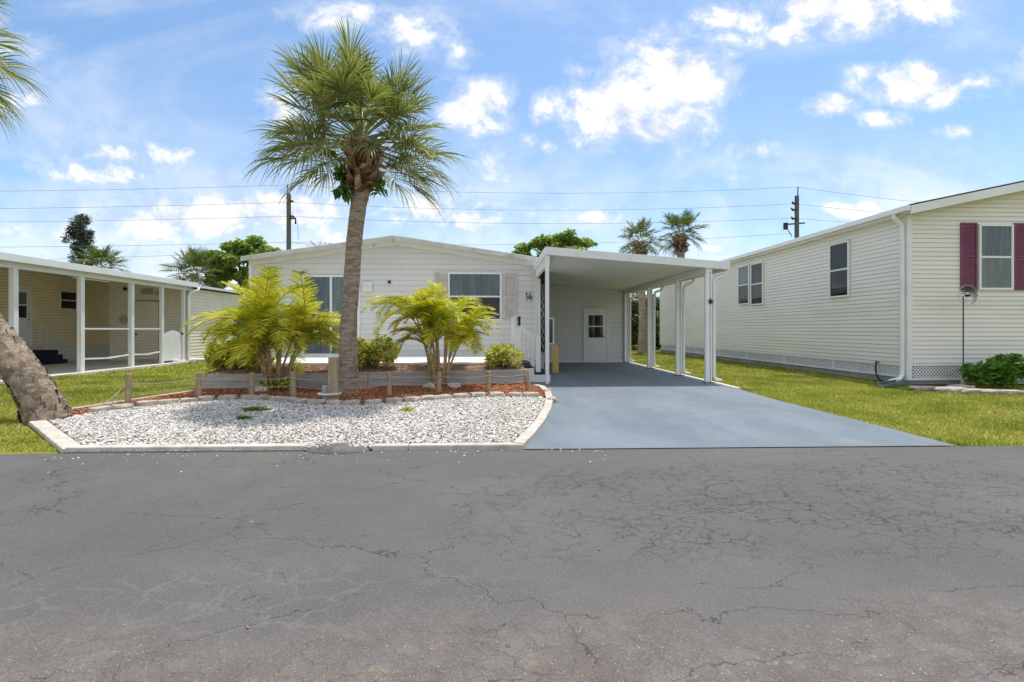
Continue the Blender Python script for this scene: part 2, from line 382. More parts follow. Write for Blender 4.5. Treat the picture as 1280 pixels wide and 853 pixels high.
# ---------- siding, windows ----------
def siding(mb, o, r, n, length, z0, top, pitch=.115, out=.016):
    """lap boards. top: list of (s, z) polyline of the wall's upper edge, s in metres along r"""
    o = Vector(o); r = Vector(r); n = Vector(n)
    zmax = max(z for _, z in top)
    def rng_(z):
        xs = []
        for (a, za), (b, zb) in zip(top, top[1:]):
            if za >= z: xs.append(a)
            if zb >= z: xs.append(b)
            if (za-z)*(zb-z) < 0: xs.append(a+(b-a)*(z-za)/(zb-za))
        return (min(xs), max(xs)) if xs else None
    z = z0
    while z < zmax-1e-3:
        z1 = min(z+pitch, zmax-1e-4); a = rng_(z); b = rng_(z1)
        if not a or not b: break
        def q(s, d, zz): return o+r*s+n*d+Vector((0, 0, zz))
        gz_ = z+min(.013, (z1-z)*.5)
        mb.add([q(a[0], out, gz_), q(a[1], out, gz_), q(b[1], .003, z1), q(b[0], .003, z1), q(a[0], 0.002, gz_), q(a[1], 0.002, gz_)], [(0, 1, 2, 3), (4, 5, 1, 0)])
        mb.g.append(len(mb.f)); mb.add([q(a[0], .001, z-.004), q(a[1], .001, z-.004), q(a[1], .002, gz_), q(a[0], .002, gz_)], [(0, 1, 2, 3)])  # narrow strip in the darker colour imitates the shadow line below each board
        z = z1
    return mb
def window(parent, o, r, n, w, h, sashes=2, fw=.06, mats=('glass_blue', 'glass_dark'), vertical=False, name='window', label=None, deep=.03):
    """o = lower left corner on the wall"""
    f = MB()
    f.ob(o, r, n, 0, fw, .0, deep+.02, 0, h); f.ob(o, r, n, w-fw, w, .0, deep+.02, 0, h)
    f.ob(o, r, n, fw, w-fw, .0, deep+.02, h-fw, h); f.ob(o, r, n, fw, w-fw, .0, deep+.02, 0, fw)
    panes = []
    if sashes == 2 and not vertical:
        m = h*.5; f.ob(o, r, n, fw, w-fw, .0, deep+.012, m-fw*.45, m+fw*.45)
        panes = [(fw, w-fw, m+fw*.45, h-fw, mats[0]), (fw, w-fw, fw, m-fw*.45, mats[1])]
    elif sashes == 2:
        m = w*.5; f.ob(o, r, n, m-fw*.5, m+fw*.5, .0, deep+.012, fw, h-fw)
        panes = [(fw, m-fw*.5, fw, h-fw, mats[0]), (m+fw*.5, w-fw, fw, h-fw, mats[1])]
    else: panes = [(fw, w-fw, fw, h-fw, mats[0])]
    fo = part(name, f, 'white', parent, bevel=.004, label=label)
    for a, b, c, d, mt in panes:
        p = MB().ob(o, r, n, a-.004, b+.004, .018, .024+.001, c-.004, d+.004)
        # thin sash bead
        part('pane', p, mt, fo)
    return fo

FR, FN = (1, 0, 0), (0, -1, 0)      # wall facing the street
# ================= GROUND =================
X_DR = 5.3     # right edge of drive
struct('ground', MB().poly([(-400, -200), (400, -200), (400, 600), (-400, 600)], z=-.03), 'lawn')
Y_RD = 5.3
rd = MB(); rd.poly([(-70, -3.2), (70, -3.2), (70, 5.22), (5.35, 5.26), (.4, 5.315), (-6.5, 5.36), (-70, 5.5)], z=-.012); struct('road', rd, 'road')
curveR = [G(655, 560.5), G(668, 547), G(681, 530), G(689, 514), G(691.5, 502), G(689, 493), G(681, 486), G(672, 483.5)]
drv = MB(); dp = [(curveR[0].x, 5.3)]+[(p.x-.03, p.y) for p in curveR[1:]]+[(.9, 11.75), (.9, 19.15), (X_DR+.12, 19.15), (X_DR+.12, 10.6), (X_DR-.04, 9), (X_DR-.06, 6.4), (X_DR-.09, 5.265)]
drv.poly(dp, z=-.002); struct('driveway', drv, 'drive')
# pale edge along the slab
ed = MB(); ed.box(X_DR+.1, X_DR+.2, 10.6, 19.15, -.03, .012); struct('slab_edge', ed, 'conc_white')

STONE = [G(*p) for p in [(100, 521), (125, 517), (152, 513), (188, 509), (225, 505.5), (268, 502), (310, 500.5), (350, 503), (394, 507), (440, 508), (480, 506), (506, 504), (555, 500.5), (607, 497.5), (650, 497.5), (676, 497.5)]]
BOARD = [G(252, 488), G(345, 487), G(460, 484.5), G(655, 479.5)]
gp = [G(34, 529), G(78, 565.5), G(380, 563), G(462, 562), G(655, 560.5)]+curveR[1:5]+STONE[::-1]
gpoly = [(p.x, p.y) for p in gp]
struct('gravel_bed', MB().poly(gp, z=.006), 'gravel_base')
mp = STONE+[G(688, 495), G(680, 487), G(668, 483)]+[p+Vector((0, .05, 0)) for p in BOARD[::-1]]+[G(150, 505.5), G(93, 514), G(34, 526), G(34, 529)]
mpoly = [(p.x, p.y) for p in mp]
struct('mulch_bed', MB().poly(mp, z=.014), 'mulch_base')

# concrete edging strips (countable pieces are low and joined in one run each)
def strip(pts, w, z0, z1, side=1):
    mb = MB(); P = [Vector((p[0], p[1], 0)) for p in pts]; n = len(P); L = []; R = []
    for i in range(n):
        d = (P[min(i+1, n-1)]-P[max(i-1, 0)]).normalized(); s = Vector((-d.y, d.x, 0))*side
        L.append(P[i]); R.append(P[i]+s*w)
    for i in range(n-1):
        a, b, c, d = L[i], L[i+1], R[i+1], R[i]
        g = (b-a).normalized()*.004
        mb.hexa([(*(a+g)[:2], z0), (*(b-g)[:2], z0), (*(c-g)[:2], z0), (*(d+g)[:2], z0), (*(a+g)[:2], z1), (*(b-g)[:2], z1), (*(c-g)[:2], z1), (*(d+g)[:2], z1)])
    return mb
def dens(pts, k):
    o = []
    for a, b in zip(pts, pts[1:]):
        for i in range(k): o.append(a.lerp(b, i/k))
    return o+[pts[-1]]
KG = 'pale concrete edging round the white stone bed'
solo('concrete_edging', strip(dens(curveR, 3), .13, -.03, .06), 'conc', 'curved pale concrete edging between the white stones and the blue-grey drive', 'edging', (0, 0, 0), KG, bevel=.012)
solo('concrete_edging', strip(dens([G(34, 528), G(56, 547), G(78, 565.5)], 2), .17, -.03, .035), 'conc', 'broad pale edging at the left end of the stone bed beside the lawn', 'edging', (0, 0, 0), KG, bevel=.012)
fe = [Vector((G(78, 565.5).x, 5.38, 0)), Vector((G(230, 564).x, 5.37, 0)), Vector((G(380, 563).x, 5.36, 0))]
solo('concrete_edging', strip(fe, .12, -.03, .045), 'conc', 'long straight pale kerb strip along the road left of the asphalt patch', 'edging', (0, 0, 0), KG, bevel=.012)
fe = [Vector((G(465, 562).x, 5.33, 0)), Vector((G(510, 562).x, 5.33, 0)), Vector((G(655, 560).x, 5.32, 0))]
solo('concrete_edging', strip(fe, .11, -.03, .045), 'conc', 'straight pale kerb strip along the road right of the asphalt patch', 'edging', (0, 0, 0), KG, bevel=.012)
solo('concrete_edging', strip([G(36, 526), G(93, 514), G(150, 505), G(200, 497.5), G(247, 490.5)], .06, -.03, .05), 'conc', 'thin pale edging between the left lawn and the red mulch', 'edging', (0, 0, 0), KG, bevel=.01)
# asphalt patch lapping over the kerb gap
pc = G(422, 561); pt = []
pm = MB(); nn = 26
ring = [(pc.x+math.cos(2*PI*i/nn)*.36*random.uniform(.9, 1.08), pc.y+.0+math.sin(2*PI*i/nn)*.19*random.uniform(.85, 1.1)) for i in range(nn)]
pm.add([(x, y, -.008) for x, y in ring]+[(pc.x+(x-pc.x)*.8, pc.y+(y-pc.y)*.8, .03) for x, y in ring]+[(pc.x, pc.y, .045)],
       [(i, (i+1) % nn, nn+(i+1) % nn, nn+i) for i in range(nn)]+[(nn+i, nn+(i+1) % nn, 2*nn) for i in range(nn)])
solo('asphalt_patch', pm, 'patch', 'low lump of old asphalt breaking the kerb line of the stone bed', 'asphalt patch', (pc.x, pc.y, 0), smooth=True)
for v in bpy.data.objects['asphalt_patch'].data.vertices: v.co.z += 0

# inside-polygon test
def inside(px, py, poly):
    c = np.zeros(len(px), bool); n = len(poly); j = n-1
    for i in range(n):
        xi, yi = poly[i]; xj, yj = poly[j]
        m = ((yi > py) != (yj > py)) & (px < (xj-xi)*(py-yi)/(yj-yi+1e-12)+xi); c ^= m; j = i
    return c
def scatter(poly, n):
    P = np.array(poly); lo = P.min(0); hi = P.max(0)
    x = rng.uniform(lo[0], hi[0], n*3); y = rng.uniform(lo[1], hi[1], n*3); k = inside(x, y, poly)
    return x[k][:n], y[k][:n]
CUBE = np.array([(-1, -1, -1), (1, -1, -1), (1, 1, -1), (-1, 1, -1), (-1, -1, 1), (1, -1, 1), (1, 1, 1), (-1, 1, 1)], float)*.62
CF = np.array([(0, 3, 2, 1), (4, 5, 6, 7), (0, 1, 5, 4), (1, 2, 6, 5), (2, 3, 7, 6), (3, 0, 4, 7)])
def chips(name, x, y, z, dims, mat, jit=.35, tilt=.5, label=None):
    n = len(x); V = CUBE[None]*(1+rng.uniform(-jit, jit, (n, 8, 3)))
    V = V*dims[:, None, :]
    a = rng.uniform(0, 2*PI, n); tx = rng.normal(0, tilt, n); ty = rng.normal(0, tilt, n)
    ca, sa = np.cos(a), np.sin(a)
    Rx = np.zeros((n, 3, 3)); Rx[:, 0, 0] = 1; Rx[:, 1, 1] = np.cos(tx); Rx[:, 1, 2] = -np.sin(tx); Rx[:, 2, 1] = np.sin(tx); Rx[:, 2, 2] = np.cos(tx)
    Rz = np.zeros((n, 3, 3)); Rz[:, 0, 0] = ca; Rz[:, 0, 1] = -sa; Rz[:, 1, 0] = sa; Rz[:, 1, 1] = ca; Rz[:, 2, 2] = 1
    Rr = Rz @ Rx
    V = np.einsum('nij,nkj->nki', Rr, V)+np.stack([x, y, z], 1)[:, None, :]
    F = (CF[None]+(np.arange(n)*8)[:, None, None]).reshape(-1, 4)
    o = np_obj(name, V.reshape(-1, 3), F, M[mat]); o['kind'] = 'stuff'; return o
def near(px, py, pts, d):
    k = np.zeros(len(px), bool)
    for a_, b_ in zip(pts, pts[1:]):
        ax, ay, bx, by = a_[0], a_[1], b_[0], b_[1]; L2 = (bx-ax)**2+(by-ay)**2
        t_ = np.clip(((px-ax)*(bx-ax)+(py-ay)*(by-ay))/L2, 0, 1); k |= np.hypot(px-ax-t_*(bx-ax), py-ay-t_*(by-ay)) < d
    return k
x, y = scatter(gpoly, 46000)
k_ = near(x, y, curveR, .15) | near(x, y, [G(34, 528), G(56, 547), G(78, 565.5)], .19) | ((y < 5.50) & ~((x > G(380, 563).x) & (x < G(465, 562).x)))
k_ &= rng.random(len(x)) > .02; x = x[~k_]; y = y[~k_]; n = len(x); s = rng.uniform(.007, .019, n)
chips('gravel', x, y, .012+rng.uniform(0, .022, n), np.stack([s*rng.uniform(.9, 1.6, n), s, s*rng.uniform(.5, .9, n)], 1), 'gravel')
n = 110; x2 = rng.uniform(gpoly[1][0], 1.2, n); y2 = 5.30-rng.exponential(.16, n); s = rng.uniform(.004, .012, n)
chips('stray_gravel', x2, y2, np.full(n, -.008), np.stack([s*1.3, s, s*.6], 1), 'gravel')
n = 110; x2 = rng.uniform(-8, 12, n); y2 = rng.uniform(2.0, 5.3, n)**1.0; s = rng.uniform(.004, .011, n)
chips('leaf_litter', x2, np.where(rng.random(n) < .7, 5.3-rng.exponential(.12, n), y2), np.full(n, -.006), np.stack([s*1.6, s*.7, s*.12], 1), 'mulch_old', .3, .2)
x, y = scatter(mpoly, 13000); n = len(x)
chips('mulch', x, y, .02+rng.uniform(0, .02, n), np.stack([rng.uniform(.02, .045, n), rng.uniform(.006, .014, n), rng.uniform(.004, .008, n)], 1), 'mulch', .3, .35)

# grass: three-cornered blades in one sheet
def blades(polys_dens):
    Xs = []; Ys = []; Hs = []
    for poly, n, h in polys_dens:
        x, y = scatter(poly, n); Xs.append(x); Ys.append(y); Hs.append(np.full(len(x), h))
    x = np.concatenate(Xs); y = np.concatenate(Ys); h = np.concatenate(Hs)*rng.uniform(.45, 1.35, len(x))*(1+.45*np.sin(x*1.9+np.sin(y*1.3)*2)*np.sin(y*2.3+x)); n = len(x)
    a = rng.uniform(0, 2*PI, n); w = rng.uniform(.004, .008, n)*(1+np.maximum(0, (y-8))*.10); l = rng.normal(0, .6, (n, 2))*h[:, None]
    b = np.stack([x, y, np.full(n, -.03)], 1); d = np.stack([np.cos(a)*w, np.sin(a)*w, np.zeros(n)], 1)
    mid = b+np.stack([l[:, 0]*.35, l[:, 1]*.35, h*.65], 1); tip = b+np.stack([l[:, 0], l[:, 1], h], 1)
    V = np.stack([b-d, b+d, mid+d*.8, mid-d*.8, tip], 1).reshape(-1, 3)
    k = (np.arange(n)*5)[:, None]
    F = np.concatenate([np.stack([k+0, k+1, k+2], 2)[:, 0], np.stack([k+0, k+2, k+3], 2)[:, 0], np.stack([k+3, k+2, k+4], 2)[:, 0]])
    o = np_obj('grass', V, F, M['grass']); o['kind'] = 'stuff'
XR = 9.79; YR = 11.1
lawnL = [(-11.85, 5.5), (G(70, 566).x-.1, 5.5), (G(30, 530).x-.05, G(30, 530).y), (G(34, 525).x, G(34, 525).y+.05), (G(247, 489).x, G(247, 489).y+.05), (-6.8, 14), (-11.85, 14)]
blades([([(X_DR-.12, 5.3), (14.5, 5.3), (14.5, 10.6), (XR, 10.7), (XR, 14), (X_DR+.22, 14), (X_DR+.18, 10.6), (X_DR-.01, 9), (X_DR-.05, 6.4)], 95000, .045),
        ([(X_DR+.22, 14), (XR, 14), (XR, 34), (X_DR+.22, 34)], 30000, .055),
        (lawnL, 80000, .05), ([(-11.85, 14), (-6.8, 14), (-6.8, 30), (-11.85, 30)], 14000, .06),
        ([(x_+.0, 5.26) for x_ in (5.3, 14.0)]+[(14.0, 5.34), (5.3, 5.34)], 900, .03)])

# edging stones
def rock(c, dx, dy, dz, yaw, name='edging_stone', mat='edge_stone', k=.16):
    vs = []; fs = []
    import itertools
    N = 3; idx = {}
    mb = MB()
    for f in range(6):
        for i in range(N+1):
            for j in range(N+1):
                a = -1+2*i/N; b = -1+2*j/N
                p = [(a, b, 1), (a, b, -1), (a, 1, b), (a, -1, b), (1, a, b), (-1, a, b)][f]
                key = tuple(round(t, 3) for t in p)
                if key not in idx:
                    v = Vector(p); q = v.normalized()*1.15; v = v.lerp(q, .45); v = v*(1+random.uniform(-k, k))
                    idx[key] = len(vs); vs.append(v)
        for i in range(N):
            for j in range(N):
                def kk(i, j):
                    a = -1+2*i/N; b = -1+2*j/N
                    return idx[tuple(round(t, 3) for t in [(a, b, 1), (a, b, -1), (a, 1, b), (a, -1, b), (1, a, b), (-1, a, b)][f])]
                q = (kk(i, j), kk(i+1, j), kk(i+1, j+1), kk(i, j+1))
                fs.append(q if f in (0, 3, 4) else q[::-1])
    R = Matrix.Rotation(yaw, 3, 'Z')
    return mb.add([R @ Vector((v.x*dx, v.y*dy, v.z*dz))+Vector(c) for v in vs], fs)
def bedline(pts, step):
    out = []; acc = 0.; nxt = step*.5
    for a, b in zip(pts, pts[1:]):
        L = (b-a).length
        while nxt <= acc+L:
            t = (nxt-acc)/L; out.append((a.lerp(b, t), math.atan2(b.y-a.y, b.x-a.x))); nxt += step*random.uniform(.85, 1.15)
        acc += L
    return out
GS = 'rough stones edging the red mulch bed'
for p, yaw in bedline([G(112, 519)]+STONE[2:], .315):
    c = (p.x, p.y, .035)
    tone = 'rough tan stone in the row that edges the red mulch above the white gravel'
    solo('edging_stone', rock(c, random.uniform(.125, .165), random.uniform(.085, .12), random.uniform(.06, .08), yaw+random.uniform(-.15, .15)), 'edge_stone', tone, 'stone', c, GS, smooth=False, bevel=.006)
for (u, v) in ((684, 489.5), (690, 500)):
    c = G(u, v, .04); solo('edging_stone', rock(c, .12, .07, .05, 1.2), 'edge_stone', 'rough tan stone at the drive end of the mulch bed beside the curved edging', 'stone', c, 'stones at the drive end of the mulch', bevel=.006)

# ================= RAISED PLANTER =================
DZ = .50; HX0, HX1, HY = -7.28, 1.40, 15.0
pl = thing('raised_planter', 'long raised planter of weathered grey planks in front of the white deck', 'planter', (BOARD[1].x, BOARD[1].y, 0))
for i, (a, b) in enumerate(zip(BOARD, BOARD[1:])):
    d = (b-a).normalized()*.004
    for k, (z0, z1) in enumerate([(.0, .17), (.175, .345)]):
        off = Vector((0, .004*k, 0))
        part('plank', MB().beam(a+d+off+Vector((0, 0, (z0+z1)/2)), b-d+off+Vector((0, 0, (z0+z1)/2)), .05, z1-z0), 'plank', pl, bevel=.006)
b = BOARD[-1]; part('plank', MB().beam(b+Vector((.0, .04, .17)), Vector((b.x+.02, 11.84, .17)), .05, .34), 'plank', pl, bevel=.006)
b = BOARD[0]; part('plank', MB().beam(b+Vector((.0, .04, .17)), Vector((b.x, 11.84, .17)), .05, .34), 'plank', pl, bevel=.006)
bk = [Vector((p.x, 11.86, 0)) for p in BOARD]
so_ = MB()
for a_, b_, c_, d_ in zip(BOARD, BOARD[1:], bk[1:], bk):
    so_.hexa([(a_.x, a_.y+.03, 0), (b_.x, b_.y+.03, 0), (c_.x, c_.y, 0), (d_.x, d_.y, 0), (a_.x, a_.y+.03, .32), (b_.x, b_.y+.03, .32), (c_.x, c_.y, .44), (d_.x, d_.y, .44)])
part('soil', so_, 'mulch_old_base', pl)
bp = [(p.x, p.y+.03) for p in BOARD]+[(BOARD[-1].x, 11.86), (BOARD[0].x, 11.86)]
x, y = scatter(bp, 6000); n = len(x); yb0 = np.interp(x, [p.x for p in BOARD], [p.y for p in BOARD])
ch = chips('mulch', x, y, .325+.12*np.clip((y-yb0)/(11.86-yb0+1e-6), 0, 1)+rng.uniform(0, .02, n), np.stack([rng.uniform(.02, .045, n), rng.uniform(.008, .016, n), rng.uniform(.004, .008, n)], 1), 'mulch_old', .3, .35)

# ================= MAIN HOUSE =================
ho = thing('mobile_home', 'pale grey siding mobile home behind the palms, low gabled front', 'house', ((HX0+HX1)/2, HY, 0))
W = HX1-HX0; ZE, ZP = 3.36, 4.0
w = MB(); siding(w, (HX0, HY, 0), FR, FN, W, DZ-.02, [(0, ZE), (W/2, ZP), (W, ZE)], .165)
BL = 20.
w.add([(HX0, HY+.01, 0), (HX1, HY+.01, 0), (HX1, HY+.01, ZE), ((HX0+HX1)/2, HY+.01, ZP), (HX0, HY+.01, ZE), (HX0, HY+BL, 0), (HX1, HY+BL, 0), (HX1, HY+BL, ZE), ((HX0+HX1)/2, HY+BL, ZP), (HX0, HY+BL, ZE)],
      [(0, 1, 2, 3, 4), (5, 9, 8, 7, 6), (0, 4, 9, 5), (1, 6, 7, 2)])
part('wall', w, 'siding_main', ho)
ct = MB().box(HX1-.07, HX1+.02, HY-.03, HY-.0, DZ, ZE)
part('corner_trim', ct, 'white', ho); part('corner_trim', MB().box(HX0-.02, HX0+.07, HY-.03, HY-.0, DZ, ZE), 'white', ho)
# roof: thin slabs with a front overhang
mx = (HX0+HX1)/2; rf = MB(); OV = .28
for (xa, za, xb, zb) in ((HX0-.12, ZE-.02, mx, ZP+.0), (mx, ZP+.0, HX1+.03, ZE-.0)):
    rf.hexa([(xa, HY-OV, za+.05), (xb, HY-OV, zb+.05), (xb, HY+BL, zb+.05), (xa, HY+BL, za+.05), (xa, HY-OV, za+.12), (xb, HY-OV, zb+.12), (xb, HY+BL, zb+.12), (xa, HY+BL, za+.12)])
roof = part('roof', rf, 'roof_white', ho)
fa = MB()
for (xa, za, xb, zb) in ((HX0-.13, ZE-.02, mx, ZP), (mx, ZP, HX1+.04, ZE)):
    fa.hexa([(xa, HY-OV-.03, za-.03), (xb, HY-OV-.03, zb-.03), (xb, HY-OV-.002, zb-.03), (xa, HY-OV-.002, za-.03), (xa, HY-OV-.03, za+.10), (xb, HY-OV-.03, zb+.10), (xb, HY-OV-.002, zb+.10), (xa, HY-OV-.002, za+.10)])
part('fascia', fa, 'roof_trim', roof, bevel=.005)
fr2 = MB()
for (xa, za, xb, zb) in ((HX0, ZE, mx, ZP), (mx, ZP, HX1, ZE)):
    fr2.hexa([(xa, HY-.04, za-.14), (xb, HY-.04, zb-.14), (xb, HY-.018, zb-.14), (xa, HY-.018, za-.14), (xa, HY-.04, za+.045), (xb, HY-.04, zb+.045), (xb, HY-.018, zb+.045), (xa, HY-.018, za+.045)])
part('frieze', fr2, 'white', roof)
sf = MB()
for (xa, za, xb, zb) in ((HX0, ZE, mx, ZP), (mx, ZP, HX1, ZE)):
    sf.hexa([(xa, HY-OV, za+.01), (xb, HY-OV, zb+.01), (xb, HY-.045, zb+.01), (xa, HY-.045, za+.01), (xa, HY-OV, za+.047), (xb, HY-OV, zb+.047), (xb, HY-.045, zb+.047), (xa, HY-.045, za+.047)])
part('soffit', sf, 'soffit', roof)
for u, v in ((467, 304), (492, 298)):
    p = PY(u, v, HY-OV-.05); part('bracket', MB().box(p.x-.03, p.x+.03, HY-OV-.05, HY-OV-.031, p.z-.12, p.z-.02), 'pipe_grey', roof)
WY = HY-.002
a = PY(378, 446, WY); b = PY(450, 344, WY)
sd = window(ho, (a.x, WY, DZ), FR, FN, b.x-a.x, b.z-DZ, 2, .07, ('glass_blue', 'glass_shade'), True, 'sliding_door')
part('sill', MB().box(a.x-.05, b.x+.05, WY-.09, WY-.002, DZ-.0, DZ+.05), 'white', sd)
a = PY(560, 401, WY); b = PY(627, 341, WY)
wn = window(ho, (a.x, WY, a.z), FR, FN, b.x-a.x, b.z-a.z, 2, .055, ('glass_blue', 'glass_dark'))
def shutter(parent, x0, x1, z0, z1, Y, mat, slats=True, lab=None):
    s = MB(); fw = .045
    s.box(x0, x0+fw, Y-.035, Y-.0, z0, z1).box(x1-fw, x1, Y-.035, Y-.0, z0, z1)
    zm = (z0+z1)/2
    for a_, b_ in ((z0, z0+fw), (zm-fw/2, zm+fw/2), (z1-fw, z1)): s.box(x0+fw, x1-fw, Y-.035, Y, a_, b_)
    s.box(x0+fw, x1-fw, Y-.012, Y, z0+fw, z1-fw)
    for (a_, b_) in ((z0+fw+.02, zm-fw/2-.02), (zm+fw/2+.02, z1-fw-.02)):
        k = int((b_-a_)/.045)
        for i in range(k):
            z = a_+(b_-a_)*i/k; s.add([(x0+fw+.008, Y-.03, z), (x1-fw-.008, Y-.03, z), (x1-fw-.008, Y-.013, z+.04), (x0+fw+.008, Y-.013, z+.04)], [(0, 1, 2, 3)])
    return part('shutter', s, mat, parent, bevel=.003, label=lab)
a = PY(629.5, 400, WY); b = PY(646, 342, WY)
shutter(ho, a.x, b.x, a.z, b.z, WY-.016, 'shutter_pale')
a = PY(543, 400, WY); b = PY(558.5, 341, WY); shutter(ho, a.x, b.x, a.z, b.z, WY-.016, 'shutter_pale')
p = PY(460, 359, WY)
eb = part('meter_box', MB().box(p.x-.13, p.x+.13, WY-.09, WY-.017, p.z-.14, p.z+.14), 'white', ho, bevel=.012)
part('hatch', MB().box(p.x-.08, p.x+.08, WY-.1, WY-.091, p.z-.09, p.z+.07), 'lamp', eb, bevel=.004)
p = PY(487, 353, WY)
part('vent_cap', MB().tube([(p.x, WY-.016, p.z), (p.x, WY-.07, p.z)], .045, 12), 'black', ho)
# house number 14
def glyph(polys, x, z, sc, mat, parent):
    t = MB()
    for pts in polys:
        for (ax, az), (bx, bz) in zip(pts, pts[1:]):
            t.beam((x+ax*sc, WY-.028, z+az*sc), (x+bx*sc, WY-.028, z+bz*sc), .018, .028*sc/.2, (0, 1, 0))
    return t
p = PY(655.5, 376, WY); q = PY(664, 366.5, WY); hh = q.z-p.z
n1 = glyph([[(.12, .86), (.30, .98)], [(.30, 1.0), (.30, 0)]], p.x, p.z, hh, 'black', ho); part('house_number', n1, 'black', ho, label='black numeral 1')
n4 = glyph([[(.80, 1.0), (.52, .36)], [(.50, .34), (1.02, .34)], [(.84, .66), (.84, 0)]], p.x, p.z, hh, 'black', ho); part('house_number', n4, 'black', ho, label='black numeral 4')
# dark screen strip at the side porch and the white-framed gridded pane
a = PY(675.5, 337, 15.05); b = PY(680, 440, 15.05)
sc_ = part('screen_panel', MB().box(a.x, b.x+.1, 15.05, 15.08, b.z, a.z), 'glass_dark', ho)
pts_ = [(a.x+.07+.035*math.sin(k*1.1), 15.035, b.z+(a.z-b.z)*(.02+.72*k/40)) for k in range(41)]
part('scroll_ironwork', MB().tube(pts_, .011, 5), 'metal', sc_)
a = PY(681, 430.5, 15.2); b = PY(692.5, 397.5, 15.2)
sw = window(ho, (a.x-.2, 15.2, a.z), FR, FN, b.x-a.x+.2, b.z-a.z, 1, .045, ('glass_blue',), name='side_window')
g = MB(); w_ = b.x-a.x+.2
for i in range(1, 8): g.box(a.x-.2+w_*i/8-.006, a.x-.2+w_*i/8+.006, 15.165, 15.173, a.z+.05, b.z-.05)
for i in range(1, 12): zz = a.z+(b.z-a.z)*i/12; g.box(a.x-.16, b.x-.04, 15.165, 15.173, zz-.006, zz+.006)
part('muntin_grid', g, 'black', sw)
part('wall_return', MB().box(HX1, 1.62, 15.22, 15.3, 0, 3.0), 'siding_main', ho)

# deck
dk = thing('deck', 'white painted deck along the front of the pale grey home', 'deck', (-2.2, 13.4, 0))
part('deck_floor', MB().box(-6.0, .62, 11.85, HY-.03, DZ-.05, DZ).box(.622, 1.38, 13.75, HY-.03, DZ-.05, DZ), 'bright_white', dk, bevel=.006)
part('deck_face', MB().box(-6.0, .62, 11.87, 11.895, .28, DZ-.052), 'bright_white', dk)
part('deck_base', MB().box(-5.95, .60, 11.96, HY-.03, .0, DZ-.053).box(.65, 1.36, 13.78, HY-.04, 0, DZ-.053), 'conc_grey', dk)

# entry steps
st = thing('entry_steps', 'white entry steps with dark treads between the planter and the drive', 'steps', (1.05, 12.7, 0))
YS0, YS1 = 12.0, 13.72
for i, (xa, xb, z1) in enumerate(((.64, 1.04, .36), (1.04, 1.44, .20))):
    part('step', MB().box(xa, xb, YS0, YS1, 0 if i else 0, z1-.02), 'white', st, bevel=.006)
    part('tread', MB().box(xa+.01, xb-.01, YS0+.03, YS1-.03, z1-.019, z1-.004), 'navy', st)
part('landing_tread', MB().box(.25, .60, YS0+.05, YS1-.03, DZ+.001, DZ+.014), 'navy', st)
for yy in (YS0+.03, YS1-.05):
    r_ = MB(); x0, z0 = .66, DZ; x1, z1 = 1.10, .25
    r_.beam((x0, yy, z0+.88), (x1, yy, z1+.82), .05, .04)
    ro = part('railing', r_, 'white', st, bevel=.004); part('bottom_rail', MB().beam((x0, yy, z0+.14), (x1, yy, z1+.2), .04, .03), 'white', ro)
    for k in range(3):
        t_ = (k+1.15)/4.; xx = x0+(x1-x0)*t_; zz = z0+(z1-z0)*t_
        part('baluster', MB().box(xx-.012, xx+.012, yy-.012, yy+.012, zz+.15, zz+.83), 'white', ro)
    part('newel', MB().box(x0-.11, x0+.05, yy-.06, yy+.06, DZ+.0, z0+1.08).box(x0-.13, x0+.07, yy-.08, yy+.08, z0+1.081, z0+1.115), 'white', ro, bevel=.008)
    part('newel', MB().box(x1-.02, x1+.10, yy-.05, yy+.05, z1-.003, z1+.90), 'white', ro, bevel=.008)
p = PY(649, 401, YS0-.05)
solo('wall_lantern', MB().box(p.x-.03, p.x+.03, YS0-.10, YS0-.035, p.z-.12, p.z+.08).box(p.x-.045, p.x+.045, YS0-.115, YS0-.035, p.z+.081, p.z+.1), 'black', 'small dark lamp fixed to the tall white stair post', 'lamp', p, bevel=.006)
b = G(694, 466); solo('timber_bollard', MB().box(b.x-.095, b.x+.095, b.y-.08, b.y+.08, 0, .84), 'yellowwood', 'square yellow pine post standing on the drive behind the carport post', 'bollard', b, bevel=.012)

# ================= SHED at the carport back =================
SY = 19.1; sx0, sx1 = 1.35, 5.42
shd = thing('storage_shed', 'grey siding shed closing the back of the carport', 'shed', ((sx0+sx1)/2, SY, 0))
w = MB(); siding(w, (sx0, SY, 0), FR, FN, sx1-sx0, .05, [(0, 3.135), (sx1-sx0, 2.83)], .165)
w.add([(sx0, SY+.005, 2.6), (sx1, SY+.005, 2.6), (sx1, SY+.005, 2.83), (sx0, SY+.005, 3.135)], [(0, 1, 2, 3)])
w.box(sx0, sx1, SY+.01, SY+5, 0, 2.8); part('wall', w, 'siding_main', shd)
part('base_board', MB().box(sx0, sx1, SY-.03, SY-.001, 0, .07), 'white', shd)
part('corner_trim', MB().box(sx1-.08, sx1+.02, SY-.035, SY-.002, .071, 2.79), 'white', shd)
part('roof', MB().box(sx0-.1, sx1+.15, SY+.5, SY+5.2, 2.81, 2.9), 'roof_white', shd)
